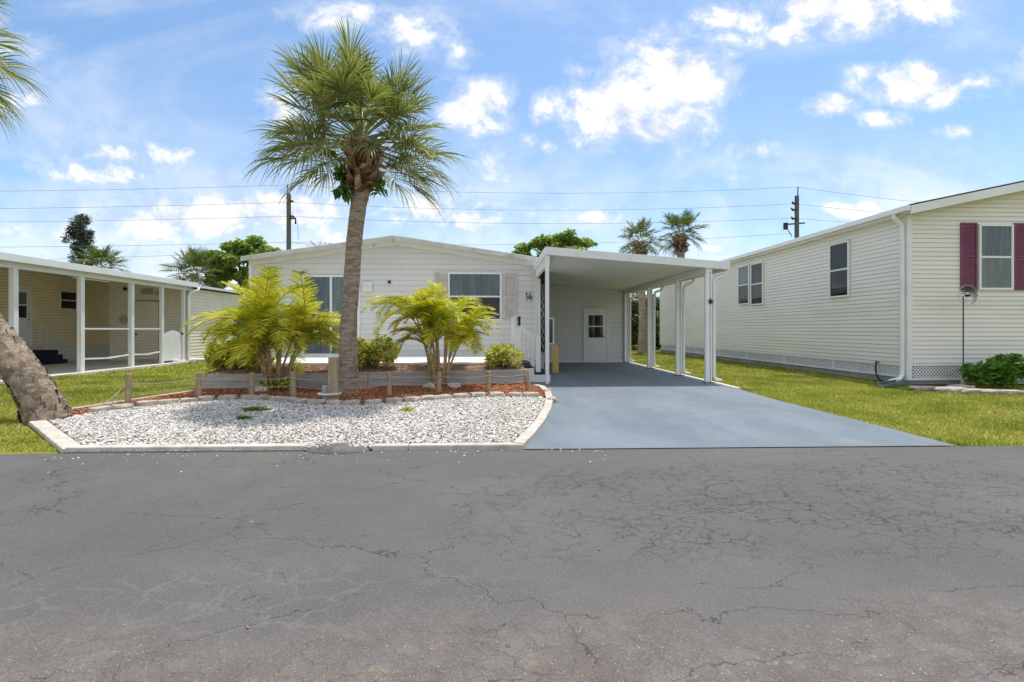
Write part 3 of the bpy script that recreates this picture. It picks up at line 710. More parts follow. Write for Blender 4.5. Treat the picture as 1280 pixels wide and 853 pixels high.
def door(parent, x0, x1, z0, z1, Y, win=(.22, .78, .47, .93), mats=('glass_dark', 'glass_dark'), r=FR, n=FN, o=None, frame=.07, handle=.88):
    o = o or (x0, Y, 0); wd = x1-x0
    f = MB().ob(o, r, n, -frame, 0, 0, .05, z0, z1+frame).ob(o, r, n, wd, wd+frame, 0, .05, z0, z1+frame).ob(o, r, n, 0, wd, 0, .05, z1, z1+frame)
    d = part('door', MB().ob(o, r, n, .004, wd-.004, .018, .035, z0+.01, z1-.004), 'white', parent, bevel=.003)
    part('door_frame', f, 'white', d, bevel=.004)
    hgt = z1-z0; a, b, c, e = win[0]*wd, win[1]*wd, z0+win[2]*hgt, z0+win[3]*hgt; m = (c+e)/2
    fr_ = MB().ob(o, r, n, a-.03, a, .035, .048, c-.03, e+.03).ob(o, r, n, b, b+.03, .035, .048, c-.03, e+.03).ob(o, r, n, a, b, .035, .048, e, e+.03).ob(o, r, n, a, b, .035, .048, c-.03, c).ob(o, r, n, a, b, .035, .046, m-.025, m+.025)
    part('door_window_frame', fr_, 'white', d)
    part('pane', MB().ob(o, r, n, a, b, .036, .040, m+.025, e), mats[0], d); part('pane', MB().ob(o, r, n, a, b, .036, .040, c, m-.025), mats[1], d)
    O = Vector(o)+Vector(r)*(handle*wd)
    part('handle', MB().tube([O+Vector(n)*.035+Vector((0, 0, z0+.47*hgt)), O+Vector(n)*.09+Vector((0, 0, z0+.47*hgt))], .028, 10), 'metal', d, True)
    part('lock', MB().tube([O+Vector(n)*.035+Vector((0, 0, z0+.56*hgt)), O+Vector(n)*.06+Vector((0, 0, z0+.56*hgt))], .022, 10), 'metal', d, True)
    return d
a = PY(731, 452, SY); b = PY(758, 388, SY)
door(shd, a.x, b.x, .06, b.z, SY-.016, (.16, .82, .46, .90))

# ================= CARPORT =================
CY0, CY1 = 11.62, 19.05; cx0, cx1 = 1.27, 5.78
def cz(x): return 3.28-(x-cx0)/(cx1-cx0)*.34
cp = thing('carport', 'white flat-roofed carport over the blue-grey drive', 'carport', ((cx0+cx1)/2, (CY0+CY1)/2, 0))
def slab(x0, x1, y0, y1, lo, hi):
    return MB().hexa([(x0, y0, cz(x0)+lo), (x1, y0, cz(x1)+lo), (x1, y1, cz(x1)+lo), (x0, y1, cz(x0)+lo), (x0, y0, cz(x0)+hi), (x1, y0, cz(x1)+hi), (x1, y1, cz(x1)+hi), (x0, y1, cz(x0)+hi)])
ceil = slab(cx0+.04, cx1-.1, CY0+.04, CY1+.5, -.14, -.03)
rfo = part('roof', ceil, 'soffit', cp)
rb = MB()
for k in range(1, 15):
    xx = cx0+.04+k*.3
    rb.hexa([(xx-.006, CY0+.05, cz(xx)-.146), (xx+.006, CY0+.05, cz(xx)-.146), (xx+.006, CY1, cz(xx)-.146), (xx-.006, CY1, cz(xx)-.146), (xx-.006, CY0+.05, cz(xx)-.141), (xx+.006, CY0+.05, cz(xx)-.141), (xx+.006, CY1, cz(xx)-.141), (xx-.006, CY1, cz(xx)-.141)])
part('panel_seam', rb, 'soffit', rfo)
part('front_fascia', slab(cx0, cx1, CY0, CY0+.038, -.19, 0), 'white', rfo, bevel=.004)
part('side_fascia', slab(cx0, cx0+.038, CY0+.04, CY1+.02, -.21, 0), 'white', rfo, bevel=.004)
gz = cz(cx1)
part('gutter', MB().box(cx1-.098, cx1, CY0+.04, CY1+.6, gz-.2, gz-.02), 'white', rfo, bevel=.01)
bz = cz(5.3)-.142
part('beam', MB().box(5.20, 5.36, CY0+.05, CY1-.02, bz-.15, bz-.002), 'white', cp, bevel=.004)
part('beam', MB().box(cx0+.04, cx0+.12, CY0+.05, HY-.3, cz(cx0)-.42, cz(cx0)-.145), 'white', cp, bevel=.004)
posts = [11.68, 13.58, 16.1, 18.95]
for i, py in enumerate(posts):
    ps = MB().box(5.20, 5.30, py, py+.09, 0, bz-.152).box(5.325, 5.36, py+.0, py+.09, 0, bz-.152).box(5.301, 5.324, py+.03, py+.06, 0, bz-.152)
    po = part('post', ps, 'white', cp, bevel=.006)
    part('foot_plate', MB().box(5.16, 5.40, py-.03, py+.12, .0, .012), 'black', po)
    zt = gz-.2
    yc = py+.05
    dsp = MB().tube([(5.72, yc, zt+.02), (5.72, yc, zt-.05), (5.68, yc, zt-.12), (5.55, yc, zt-.16), (5.47, yc, zt-.2), (5.435, yc, zt-.30), (5.43, yc, .25), (5.44, yc, .14), (5.50, yc, .07), (5.62, yc, .045)], .042, 10)
    do = part('downspout', dsp, 'white', cp, True)
    part('strap', MB().box(5.37, 5.485, yc-.05, yc+.05, 1.9, 1.93), 'white', do)
part('post', MB().box(cx0+.01, cx0+.10, CY0+.02, CY0+.11, 0, cz(cx0)-.2), 'white', cp, bevel=.006)
part('post', MB().box(HX1+.0, HX1+.08, HY-.16, HY-.08, .0, cz(cx0)-.43), 'white', cp, bevel=.006)
p = PY(888.5, 377, 11.66)
solo('star_ornament', MB().poly([(p.x+math.cos(PI/2+i*PI/5)*(.085 if i % 2 == 0 else .035), 11.66, p.z+math.sin(PI/2+i*PI/5)*(.085 if i % 2 == 0 else .035)) for i in range(10)]).add(
    [(p.x+math.cos(PI/2+i*PI/5)*(.085 if i % 2 == 0 else .035), 11.672, p.z+math.sin(PI/2+i*PI/5)*(.085 if i % 2 == 0 else .035)) for i in range(10)], [tuple(range(10))]).add([(p.x, 11.64, p.z)]+[(p.x+math.cos(PI/2+i*PI/5)*(.085 if i % 2 == 0 else .035), 11.655, p.z+math.sin(PI/2+i*PI/5)*(.085 if i % 2 == 0 else .035)) for i in range(10)], [(0, 1+i, 1+(i+1) % 10) for i in range(10)]),
    'black', 'small dark ornament fixed to the front right carport post', 'ornament', p)

# ================= RIGHT HOUSE =================
rh = thing('mobile_home', 'cream siding home with maroon shutters right of the drive', 'house', (13.4, 20, 0))
RL = 17.; RW = 7.3; z0 = .50
xe = XR; t0 = PX(1137, 268, XR)
ZR = PY(1143, 268, YR).z; ZRP = ZR+RW/2*.21
print('ZR', ZR)
w = MB()
siding(w, (XR, YR, 0), FR, FN, RW, z0, [(0, ZR), (RW/2, ZRP), (RW, ZR)], .105)
siding(w, (XR, YR+RL, 0), (0, -1, 0), (-1, 0, 0), RL, z0, [(0, ZR), (RL, ZR)], .105)
w.add([(XR+.01, YR+.01, z0), (XR+RW, YR+.01, z0), (XR+RW, YR+.01, ZR), (XR+RW/2, YR+.01, ZRP), (XR+.01, YR+.01, ZR), (XR+.01, YR+RL, z0), (XR+RW, YR+RL, z0), (XR+RW, YR+RL, ZR), (XR+RW/2, YR+RL, ZRP), (XR+.01, YR+RL, ZR)],
      [(0, 1, 2, 3, 4), (5, 9, 8, 7, 6), (0, 4, 9, 5), (1, 6, 7, 2)])
part('wall', w, 'siding_cream', rh)
part('corner_trim', MB().box(XR-.035, XR+.08, YR-.035, YR-.002, z0-.4, ZR).box(XR-.035, XR-.002, YR-.002, YR+.1, z0-.4, ZR), 'white', rh, bevel=.004)
# roof
rr = MB(); xm = XR+RW/2
for (xa, za, xb, zb) in ((XR-.22, ZR+.0, xm, ZRP+.046), (xm, ZRP+.046, XR+RW+.22, ZR+.0)):
    rr.hexa([(xa, YR-.3, za+.04), (xb, YR-.3, zb+.04), (xb, YR+RL+.2, zb+.04), (xa, YR+RL+.2, za+.04), (xa, YR-.33, za+.16), (xb, YR-.33, zb+.16), (xb, YR+RL+.2, zb+.16), (xa, YR+RL+.2, za+.16)])
ro = part('roof', rr, 'shingle', rh)
ff = MB()
for (xa, za, xb, zb) in ((XR-.22, ZR, xm, ZRP+.046), (xm, ZRP+.046, XR+RW+.22, ZR)):
    ff.hexa([(xa, YR-.345, za-.07), (xb, YR-.345, zb-.07), (xb, YR-.302, zb-.07), (xa, YR-.302, za-.07), (xa, YR-.345, za+.12), (xb, YR-.345, zb+.12), (xb, YR-.332, zb+.12), (xa, YR-.332, za+.12)])
part('fascia', ff, 'white', ro, bevel=.004)
ss = MB()
for (xa, za, xb, zb) in ((XR-.2, ZR, xm, ZRP+.046), (xm, ZRP+.046, XR+RW+.2, ZR)):
    ss.hexa([(xa, YR-.3, za-.035), (xb, YR-.3, zb-.035), (xb, YR-.02, zb-.035), (xa, YR-.02, za-.035), (xa, YR-.3, za+.038), (xb, YR-.3, zb+.038), (xb, YR-.02, zb+.038), (xa, YR-.02, za+.038)])
ss.box(XR-.22, XR-.002, YR-.0, YR+RL+.2, ZR-.05, ZR+.036)
part('soffit', ss, 'white', ro)
part('gutter', MB().box(XR-.34, XR-.222, YR-.33, YR+RL+.2, ZR-.0, ZR+.13), 'white', ro, bevel=.012)
gx = XR-.09; gy = YR+.06
part('downspout', MB().tube([(XR-.28, gy, ZR+.02), (XR-.28, gy, ZR-.08), (gx-.02, gy, ZR-.22), (gx, gy, ZR-.32), (gx, gy, .32), (gx-.01, gy-.0, .2), (gx-.12, gy-.06, .13), (gx-.42, gy-.14, .09)], .05, 10), 'white', rh, True)
# skirt: lattice panels over dark crawl space, grey block below
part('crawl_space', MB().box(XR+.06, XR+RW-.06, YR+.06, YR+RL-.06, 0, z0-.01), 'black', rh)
part('base_band', MB().box(XR+.02, XR+.055, YR+.03, YR+RL, 0, .17).box(XR+.056, XR+RW, YR+.02, YR+.05, 0, .11), 'conc_grey', rh)
part('skirt_rail', MB().box(XR-.02, XR+.0, YR+.101, YR+RL, z0-.075, z0-.003).box(XR-.015, XR+.015, YR+.101, YR+RL, .15, .19).box(XR+.081, XR+RW, YR-.02, YR-.0, z0-.06, z0-.003).box(XR+.081, XR+RW, YR-.015, YR+.015, .1, .15), 'white', rh)
def lattice(parent, o, r, n, L, za, zb, sp=.08, wd=.042):
    hgt = zb-za; t = MB(); o = Vector(o); r = Vector(r); n = Vector(n); Z = Vector((0, 0, 1))
    k = int((L+hgt)/sp)
    for i in range(k):
        for sgn, d in ((0, .0), (1, .006)):
            a = -hgt+i*sp; lo, hi = a, a+hgt            # runs from z=0 at one end to hgt at the other
            l2, h2 = max(lo, 0), min(hi, L-wd)
            if h2 <= l2: continue
            f0, f1 = (l2-a)/hgt, (h2-a)/hgt
            if sgn: f0, f1 = 1-f0, 1-f1
            b0 = o+r*l2+Z*(za+hgt*f0)+n*d; b1 = o+r*h2+Z*(za+hgt*f1)+n*d
            t.add([b0, b0+r*wd, b1+r*wd, b1], [(0, 1, 2, 3)])
    return part('lattice_panel', t, 'white', parent)
for i in range(7):
    lattice(rh, (XR+.005, YR+.15+(i+1)*2.36, 0), (0, -1, 0), (-1, 0, 0), 2.34, .185, z0-.07)
    part('skirt_post', MB().box(XR-.018, XR+.01, YR+.15+(i+1)*2.36-.03, YR+.15+(i+1)*2.36+.03, .19, z0-.075), 'white', rh)
for i in range(2): lattice(rh, (XR+.1+i*2.2, YR+.005, 0), FR, FN, 2.2, .14, z0-.055)
# windows
a = PY(1221, 363, YR); b = PY(1264, 281, YR)
window(rh, (a.x, YR-.016, a.z), FR, FN, b.x-a.x, b.z-a.z, 2, .055, ('glass_blue', 'glass_shade'))
c0 = PY(1199.5, 363, YR); c1 = PY(1219.5, 279, YR)
shutter(rh, c0.x, c1.x, c0.z, c1.z, YR-.016, 'maroon')
shutter(rh, b.x+.03, b.x+.03+(c1.x-c0.x), c0.z, c1.z, YR-.016, 'maroon')
for (ul, ur, vt, vb, dt) in ((1038.5, 1063.5, 303, 372, 'glass_dark'), (924, 938, 332, 381, 'glass_shade'), (940, 955.5, 328.5, 381.5, 'glass_dark')):
    A_ = PX(ul, vb, XR); B_ = PX(ur, (vt+vb)/2, XR); mid = PX((ul+ur)/2, vt, XR)
    Bb = PX((ul+ur)/2, vb, XR)
    window(rh, (XR-.016, A_.y, Bb.z), (0, -1, 0), (-1, 0, 0), A_.y-B_.y, mid.z-Bb.z, 2, .05, (dt, 'glass_dark'))
# stone border, splash block, hose, spinner, shrub
for k, (u, v, dx, dy) in enumerate(((1157, 485.5, .30, .14), (1190, 488.5, .26, .17), (1212, 489, .28, .16), (1238, 490, .24, .13), (1262, 490.5, .24, .12))):
    c = G(u, v, .03); solo('paving_stone', rock(c, dx, dy, .045 if k != 1 else .07, -.1, k=.08), 'edge_stone', ['flat tan slab nearest the downspout of the cream home', 'thick tan slab in front of the spinner, on the grass edge', 'tan slab just right of the spinner foot', 'tan slab in front of the green shrub', 'rightmost tan slab of the border by the cream home'][k], 'stone', c, 'flat border stones by the cream home', bevel=.01)
c = G(1200, 484.5, .06); solo('paving_stone', rock(c, .24, .14, .05, .2, k=.08), 'edge_stone', 'raised tan slab behind the spinner pole at the lattice', 'stone', c, 'flat border stones by the cream home', bevel=.01)
sbx = G(1112, 483)
mb = MB(); mb.beam((sbx.x-.32, sbx.y-.18, .02), (sbx.x+.36, sbx.y+.1, .06), .24, .03).beam((sbx.x-.35, sbx.y-.07, .05), (sbx.x+.32, sbx.y+.21, .09), .03, .08).beam((sbx.x-.27, sbx.y-.3, .05), (sbx.x+.40, sbx.y-.02, .09), .03, .08)
solo('splash_block', mb, 'green_plastic', 'green plastic splash block under the downspout outlet', 'splash block', sbx, bevel=.008)
h0 = PX(1098, 453, XR-.03)
solo('hose', MB().tube([h0, h0+Vector((-.08, -.03, .02)), h0+Vector((-.1, -.03, -.15)), h0+Vector((-.09, -.05, -.32)), Vector((h0.x-.14, h0.y-.2, .05)), Vector((h0.x-.25, h0.y-.45, .03)), Vector((h0.x-.22, h0.y-.7, .025))], .02, 8), 'rubber', 'black hose hanging from the lattice skirt to the grass', 'hose', h0, smooth=True)
sb = G(1204, 483.5); sp = thing('wind_spinner', 'metal wind spinner on a thin dark pole before the maroon shutter', 'wind spinner', sb)
pz = PY(1205, 371, sb.y).z
part('pole', MB().tube([(sb.x, sb.y, 0), (sb.x, sb.y, pz)], .012, 8), 'black', sp)
part('foot', MB().tube([(sb.x, sb.y, 0), (sb.x, sb.y, .12), (sb.x, sb.y, .17)], [.05, .05, .02], 10), 'edge_stone', sp)
wc = Vector((sb.x+.05, sb.y-.06, pz+.02)); R_ = .235
whl = MB()
for i in range(18):
    a0 = 2*PI*i/18; pts = []
    for k in range(6):
        t_ = k/5; rr_ = R_*(.30+.70*t_); aa = a0+.75*t_**1.3
        pts.append(((wc.x+math.cos(aa)*rr_, wc.y-.012*math.sin(t_*PI), wc.z+math.sin(aa)*rr_), (wc.x+math.cos(aa+.13)*rr_, wc.y+.012, wc.z+math.sin(aa+.13)*rr_)))
    o_ = len(whl.v)
    for p1, p2 in pts: whl.v += [p1, p2]
    for k in range(5): whl.f.append((o_+2*k, o_+2*k+1, o_+2*k+3, o_+2*k+2))
part('spinner_blade', whl, 'dark_metal', sp)
part('rim', MB().tube([(wc.x+math.cos(a)*R_, wc.y, wc.z+math.sin(a)*R_) for a in np.linspace(0, PI, 14)], .006, 6), 'metal', sp)
part('hub', MB().tube([(wc.x, wc.y-.04, wc.z), (wc.x, wc.y+.05, wc.z)], .03, 12), 'black', sp)

# ================= LEFT HOUSE =================
LX = -12.2; LW = -16.9
lh = thing('mobile_home', 'cream home with open white-posted porch left of the lawn', 'house', (-16, 16, 0))
EY0, EY1 = 6.5, 20.35
w = MB(); siding(w, (LW, EY0, 0), (0, 1, 0), (1, 0, 0), 24-EY0, .62, [(0, 3.42), (24-EY0, 3.42)], .11)
w.box(LW-5, LW-.005, EY0, 24, .6, 3.42); part('wall', w, 'siding_yellow', lh)
part('skirting', MB().box(LW-.03, LW+.01, EY0, 24, 0, .60), 'white', lh)
sk = MB()
for k in range(80): yy = EY0+.1+k*.2; sk.box(LW+.011, LW+.02, yy, yy+.02, .03, .58)
part('skirting_rib', sk, 'white', lh)
rfm = MB().hexa([(LW-6, EY0, 3.92), (LX+.22, EY0, 3.06), (LX+.22, EY1, 3.06), (LW-6, EY1, 3.92), (LW-6, EY0, 4.0), (LX+.22, EY0, 3.16), (LX+.22, EY1, 3.16), (LW-6, EY1, 4.0)])
rol = part('roof', rfm, 'roof_white', lh)
part('eave_trim', MB().box(LX+.221, LX+.26, EY0, EY1+.02, 3.0, 3.19), 'white', rol, bevel=.006)
part('porch_beam', MB().box(LX-.05, LX+.05, EY0, EY1-.03, 2.86, 3.055), 'white', lh)
part('porch_ceiling', MB().hexa([(LW+.02, EY0, 3.40), (LX-.052, EY0, 3.03), (LX-.052, 24, 3.03), (LW+.02, 24, 3.40), (LW+.02, EY0, 3.43), (LX-.052, EY0, 3.05), (LX-.052, 24, 3.05), (LW+.02, 24, 3.43)]), 'soffit', lh)
LY = [PX(u, 460, LX).y for u in (17, 101, 164, 202, 229)]
for k, yy in enumerate(LY+[LY[0]-2.2]):
    hw = .065 if k < 3 else .055
    part('post', MB().box(LX-hw, LX+hw, yy-hw, yy+hw, .04, 2.859), 'white', lh, bevel=.006)
for a_, b_, zt, zb in ((LY[1], LY[2], 1.32, .42), (LY[2], LY[3], 1.32, .45)):
    part('rail', MB().beam((LX, a_+.066, zt), (LX, b_-.066, zt), .04, .05), 'white', lh)
    pts = [Vector((LX, a_+.066, zb)), Vector((LX, (a_+b_)/2, zb-.03)), Vector((LX, b_-.066, zb+.03))]
    part('rail', MB().beam(pts[0], pts[1], .04, .05).beam(pts[1], pts[2], .04, .05), 'white', lh)
struct('porch_slab', MB().box(-24, LX+.12, EY0-3, 24, -.03, .035), 'conc')
struct('slab_rim', MB().box(LX+.122, LX+.34, EY0-3, 20.3, -.03, .05), 'conc_white')
# wall door
yA = PX(15, 400, LW).y; yB = PX(35.5, 400, LW).y
door(lh, 0, yB-yA, .66, 2.78, 0, (.18, .78, .50, .93), ('glass_shade', 'glass_dark'), (0, 1, 0), (1, 0, 0), (LW+.016, yA, 0), .09, .90)
A_ = PX(73, 388, LW); B_ = PX(95, 388, LW); T_ = PX(84, 364, LW); Bt = PX(84, 387.5, LW)
window(lh, (LW+.016, A_.y, Bt.z), (0, 1, 0), (1, 0, 0), B_.y-A_.y, T_.z-Bt.z, 2, .05, ('glass_dark', 'glass_dark'))
# steps and railing
sl = thing('entry_steps', 'dark carpeted steps with thin white railing on the left porch', 'steps', (LW+.6, yB+.3, 0))
for i, (zz, ye) in enumerate(((.55, .12), (.37, .32), (.19, .52))):
    part('step', MB().box(LW+.03, LW+.95, yA-.2 if i == 0 else yB+[0, .122, .322][i], yB+ye, .036, zz), 'navy', sl, bevel=.01)
rl = MB(); xx = LW+.28
rl.beam((xx, yB+.15, .6+.85), (xx, yB+1.2, .10+.75), .03, .03)
rlo = part('railing', rl, 'white', sl); part('bottom_rail', MB().beam((xx, yB+.15, .68), (xx, yB+1.2, .14), .025, .025), 'white', rlo)
for k in range(12):
    t_ = k/11; yy = yB+.15+1.05*t_; part('baluster', MB().box(xx-.01, xx+.01, yy-.01, yy+.01, .66-.52*t_, 1.44-.6*t_), 'white', rlo)
# porch shed wing
wg = thing('storage_shed', 'cream storage room closing the end of the left porch', 'shed', (-13.8, 20.4, 0))
w = MB(); siding(w, (-15.4, EY1-.02, 0), FR, FN, 3.15, .06, [(0, 3.26), (3.15, 3.02)], .11)
siding(w, (LX-.05, 32, 0), (0, -1, 0), (1, 0, 0), 32-EY1+.02, .1, [(0, 2.95), (32-EY1+.02, 2.95)], .13)
w.hexa([(-15.4, EY1-.015, 0), (LX-.06, EY1-.015, 0), (LX-.06, 32, 0), (-15.4, 32, 0), (-15.4, EY1-.015, 3.25), (LX-.06, EY1-.015, 2.97), (LX-.06, 32, 2.97), (-15.4, 32, 3.25)]); part('wall', w, 'siding_shed', wg)
part('roof', MB().hexa([(-15.6, EY1+.03, 3.30), (LX+.25, EY1+.03, 3.01), (LX+.25, 32.3, 3.01), (-15.6, 32.3, 3.30), (-15.6, EY1+.03, 3.38), (LX+.25, EY1+.03, 3.1), (LX+.25, 32.3, 3.1), (-15.6, 32.3, 3.38)]), 'roof_white', wg)
SYL = EY1-.02
a = PY(169.5, 451, SYL); b = PY(199, 377, SYL)
dd = part('door', MB(), 'siding_shed', wg)
md = MB(); siding(md, (a.x, SYL-.02, 0), FR, FN, b.x-a.x, .08, [(0, b.z), (b.x-a.x, b.z)], .11); md.box(a.x, b.x, SYL-.02, SYL-.017, .08, b.z)
bpy.data.objects.remove(dd); dd = part('door', md, 'siding_shed', wg)
part('door_frame', MB().box(a.x-.05, a.x, SYL-.045, SYL-.017, .06, b.z+.05).box(b.x, b.x+.05, SYL-.045, SYL-.017, .06, b.z+.05).box(a.x, b.x, SYL-.045, SYL-.017, b.z, b.z+.05), 'conc_grey', dd)
part('handle', MB().tube([(a.x+.07, SYL-.04, 1.1), (a.x+.07, SYL-.1, 1.1)], .03, 10), 'black', dd)
a = PY(177, 368, SYL); b = PY(192, 360.5, SYL)
v_ = MB().box(a.x, b.x, SYL-.03, SYL-.017, a.z, b.z)
part('vent', v_, 'conc', wg); 
for k in range(3):
    xx = a.x+(b.x-a.x)*(k+.08)/3; part('vent_slot', MB().box(xx, xx+(b.x-a.x)*.27, SYL-.034, SYL-.031, a.z+.03, b.z-.03), 'pipe_grey', wg)
p = PY(158, 361.5, SYL); part('lamp', MB().box(p.x-.05, p.x+.05, SYL-.12, SYL-.017, p.z-.06, p.z+.06), 'black', wg, bevel=.01)
p = PY(155.5, 399.5, SYL)
orn = MB().tube([(p.x+math.cos(t_)*.16, SYL-.04, p.z+math.sin(t_)*.16) for t_ in np.linspace(0, 2*PI, 20)], .012, 6).tube([(p.x+math.cos(t_)*.09, SYL-.04, p.z-.02+math.sin(t_)*.07) for t_ in np.linspace(0, 2*PI, 14)], .012, 6).tube([(p.x-.16, SYL-.04, p.z-.05), (p.x, SYL-.045, p.z+.1), (p.x+.16, SYL-.04, p.z-.05)], .01, 6)
solo('wall_ornament', orn, 'pipe_grey', 'round dark metal ornament on the storage room wall of the left porch', 'ornament', p)
p = PY(196.5, 366.5, SYL)
solo('wall_ornament', MB().tube([(p.x-.03, SYL-.03, p.z+.11), (p.x+.04, SYL-.03, p.z+.05), (p.x-.02, SYL-.03, p.z-.01), (p.x+.04, SYL-.03, p.z-.07), (p.x, SYL-.03, p.z-.13)], [.01, .03, .03, .02, .006], 6).tube([(p.x-.08, SYL-.03, p.z+.03), (p.x+.08, SYL-.03, p.z+.02)], .009, 5).tube([(p.x-.07, SYL-.03, p.z-.06), (p.x+.08, SYL-.03, p.z-.03)], .009, 5), 'pipe_grey', 'small wavy dark ornament right of the vent on the left porch', 'ornament', p)
# white gate panel
a = PX(204, 452, LX); gy0, gy1 = LY[3]+.10, LY[4]-.12
gt = thing('garden_gate', 'low white gate with a rounded top at the end of the left porch', 'gate', (LX, (gy0+gy1)/2, 0))
nb = 9
for k in range(nb):
    y_ = gy0+(gy1-gy0)*(k+.5)/nb; hh_ = 1.12+.14*math.cos((k+.5-nb/2)/nb*PI); wv = (gy1-gy0)/nb*.47
    part('picket', MB().box(LX-.012, LX+.012, y_-wv, y_+wv, .12, hh_), 'white', gt, bevel=.003)
part('gate_rail', MB().box(LX-.04, LX-.013, gy0, gy1, .3, .38).box(LX-.04, LX-.013, gy0, gy1, .95, 1.03), 'white', gt)
part('gate_post', MB().box(LX-.05, LX+.05, gy1+.02, gy1+.1, .04, 1.35), 'white', gt)
part('latch', MB().box(LX-.03, LX+.06, gy1-.05, gy1+.05, 1.1, 1.16), 'black', gt)
dy = LY[4]+.16
solo('downspout', MB().tube([(LX+.24, dy+.45, 3.0), (LX+.24, dy+.40, 2.9), (LX+.14, dy+.1, 2.8), (LX+.12, dy, 2.65), (LX+.12, dy, .22), (LX+.14, dy, .12), (LX+.3, dy+.1, .09), (LX+.9, dy+.25, .07)], .055, 10), 'white', 'white downspout with a long outlet at the corner of the left porch', 'downspout', (LX+.12, dy, 0), smooth=True)
for k, (dx_, dy_, r_) in enumerate(((.1, -.55, .09), (.2, -.3, .07), (.45, -.2, .10))):
    c = (LX+dx_, LY[4]+dy_, .07); solo('loose_stone', rock(c, r_*1.4, r_, r_*.7, k), 'conc_white', 'pale loose rock on the ground by the white gate', 'stone', c, 'loose rocks by the white gate', bevel=.01)

# ================= WOOD POSTS AND ROPES =================
FG = 'short wooden posts with ropes round the mulch bed'
fposts = [(160, 467, 509.5, .045, 'leftmost short wooden post, alone on the narrow mulch beside the lawn'), (249, 466, 500, .05, 'short reddish post at the left end of the grey planter'),
          (314.5, 465.5, 496.5, .055, 'short wooden post just left of the left areca palm clump'), (367, 464.5, 498, .055, 'short pale post just right of the left areca palm clump'),
          (486.5, 464, 495.5, .05, 'short wooden post between the tall palm trunk and the right areca palm'), (548.7, 465, 491.5, .05, 'short pale post directly in front of the right areca palm'),
          (610.5, 464, 491.5, .05, 'short wooden post below the small variegated shrub'), (661, 462, 489.5, .055, 'slightly tilted rightmost short post near the entry steps')]
tops = []
for k, (u, vt, vb, r_, lab) in enumerate(fposts):
    b = G(u, vb); hgt = PY(u, vt, b.y).z; tl = Vector((-.06 if k == 7 else random.uniform(-.015, .015), random.uniform(-.01, .01), 0))
    mb = MB().tube([b+Vector((0, 0, -.0)), b+tl*.5+Vector((0, 0, hgt*.5)), b+tl+Vector((0, 0, hgt-.012)), b+tl+Vector((0, 0, hgt))], [r_, r_*.98, r_*.97, r_*.85], 14, wob=.02)
    solo('wooden_post', mb, 'postwood', lab, 'post', b, FG)
    tops.append((b, hgt, r_, tl))
b = G(417.5, 501); hgt = PY(417, 447, b.y).z
big = solo('timber_post', MB().box(b.x-.085, b.x+.085, b.y-.07, b.y+.07, 0, hgt), 'postwood', 'tall square timber post leaning on nothing just left of the palm trunk'.replace('leaning on nothing ', ''), 'post', b, bevel=.01)
g_ = G(408.5, 500.5); hp = PY(408, 482, g_.y).z
solo('pipe_stub', MB().tube([g_, g_+Vector((0, 0, hp-.02)), g_+Vector((0, 0, hp))], [.085, .085, .08], 16), 'pipe_grey', 'short grey pipe strapped to the tall timber post', 'pipe', g_, smooth=False)
tz = PY(415, 492, b.y).z
solo('strap', MB().tube([(b.x-.27, b.y+.0, tz), (b.x-.25, b.y-.10, tz), (b.x-.1, b.y-.115, tz-.01), (b.x+.1, b.y-.10, tz), (b.x+.115, b.y+.0, tz), (b.x+.1, b.y+.10, tz), (b.x-.1, b.y+.11, tz), (b.x-.25, b.y+.1, tz), (b.x-.27, b.y, tz)], .022, 6), 'conc_white', 'pale strap tied round the grey pipe and the tall timber post', 'strap', (b.x, b.y, tz))
tops2 = tops[:4]+[(b, hgt*.78, .08, Vector((0, 0, 0)))]+tops[4:]
for i, (p1, p2) in enumerate(zip(tops2, tops2[1:])):
    names = ['between the leftmost post and the reddish planter post', 'between the reddish post and the post left of the areca', 'behind the foot of the left areca palm', 'between the pale post and the tall timber post', 'across the tall palm trunk foot', 'left of the right areca palm', 'right of the right areca palm', 'at the drive end of the bed']
    for q, (fz, nm) in enumerate(((.80, 'upper'), (.50, 'lower'))):
        A_ = p1[0]+p1[3]*fz+Vector((0, -p1[2]-.006, min(p1[1], .50)*fz)); B_ = p2[0]+p2[3]*fz+Vector((0, -p2[2]-.006, min(p2[1], .50)*fz))
        pts = [A_.lerp(B_, t_)+Vector((0, 0, -.035*4*t_*(1-t_))) for t_ in np.linspace(0, 1, 9)]
        solo('rope', MB().tube(pts, .006, 5), 'rope', f'{nm} thin grey rope {names[i]}', 'rope', A_, 'ropes strung between the short posts')
e_ = G(113, 516); A_ = tops[0][0]
for fz, nm in ((.36, 'upper'), (.22, 'lower')):
    solo('rope', MB().tube([A_+Vector((-.05, 0, fz)), A_.lerp(e_, .5)+Vector((0, 0, fz*.45)), e_+Vector((0, 0, .03))], .006, 5), 'rope', f'{nm} thin guy rope from the leftmost post down to the ground', 'rope', A_, 'ropes strung between the short posts')

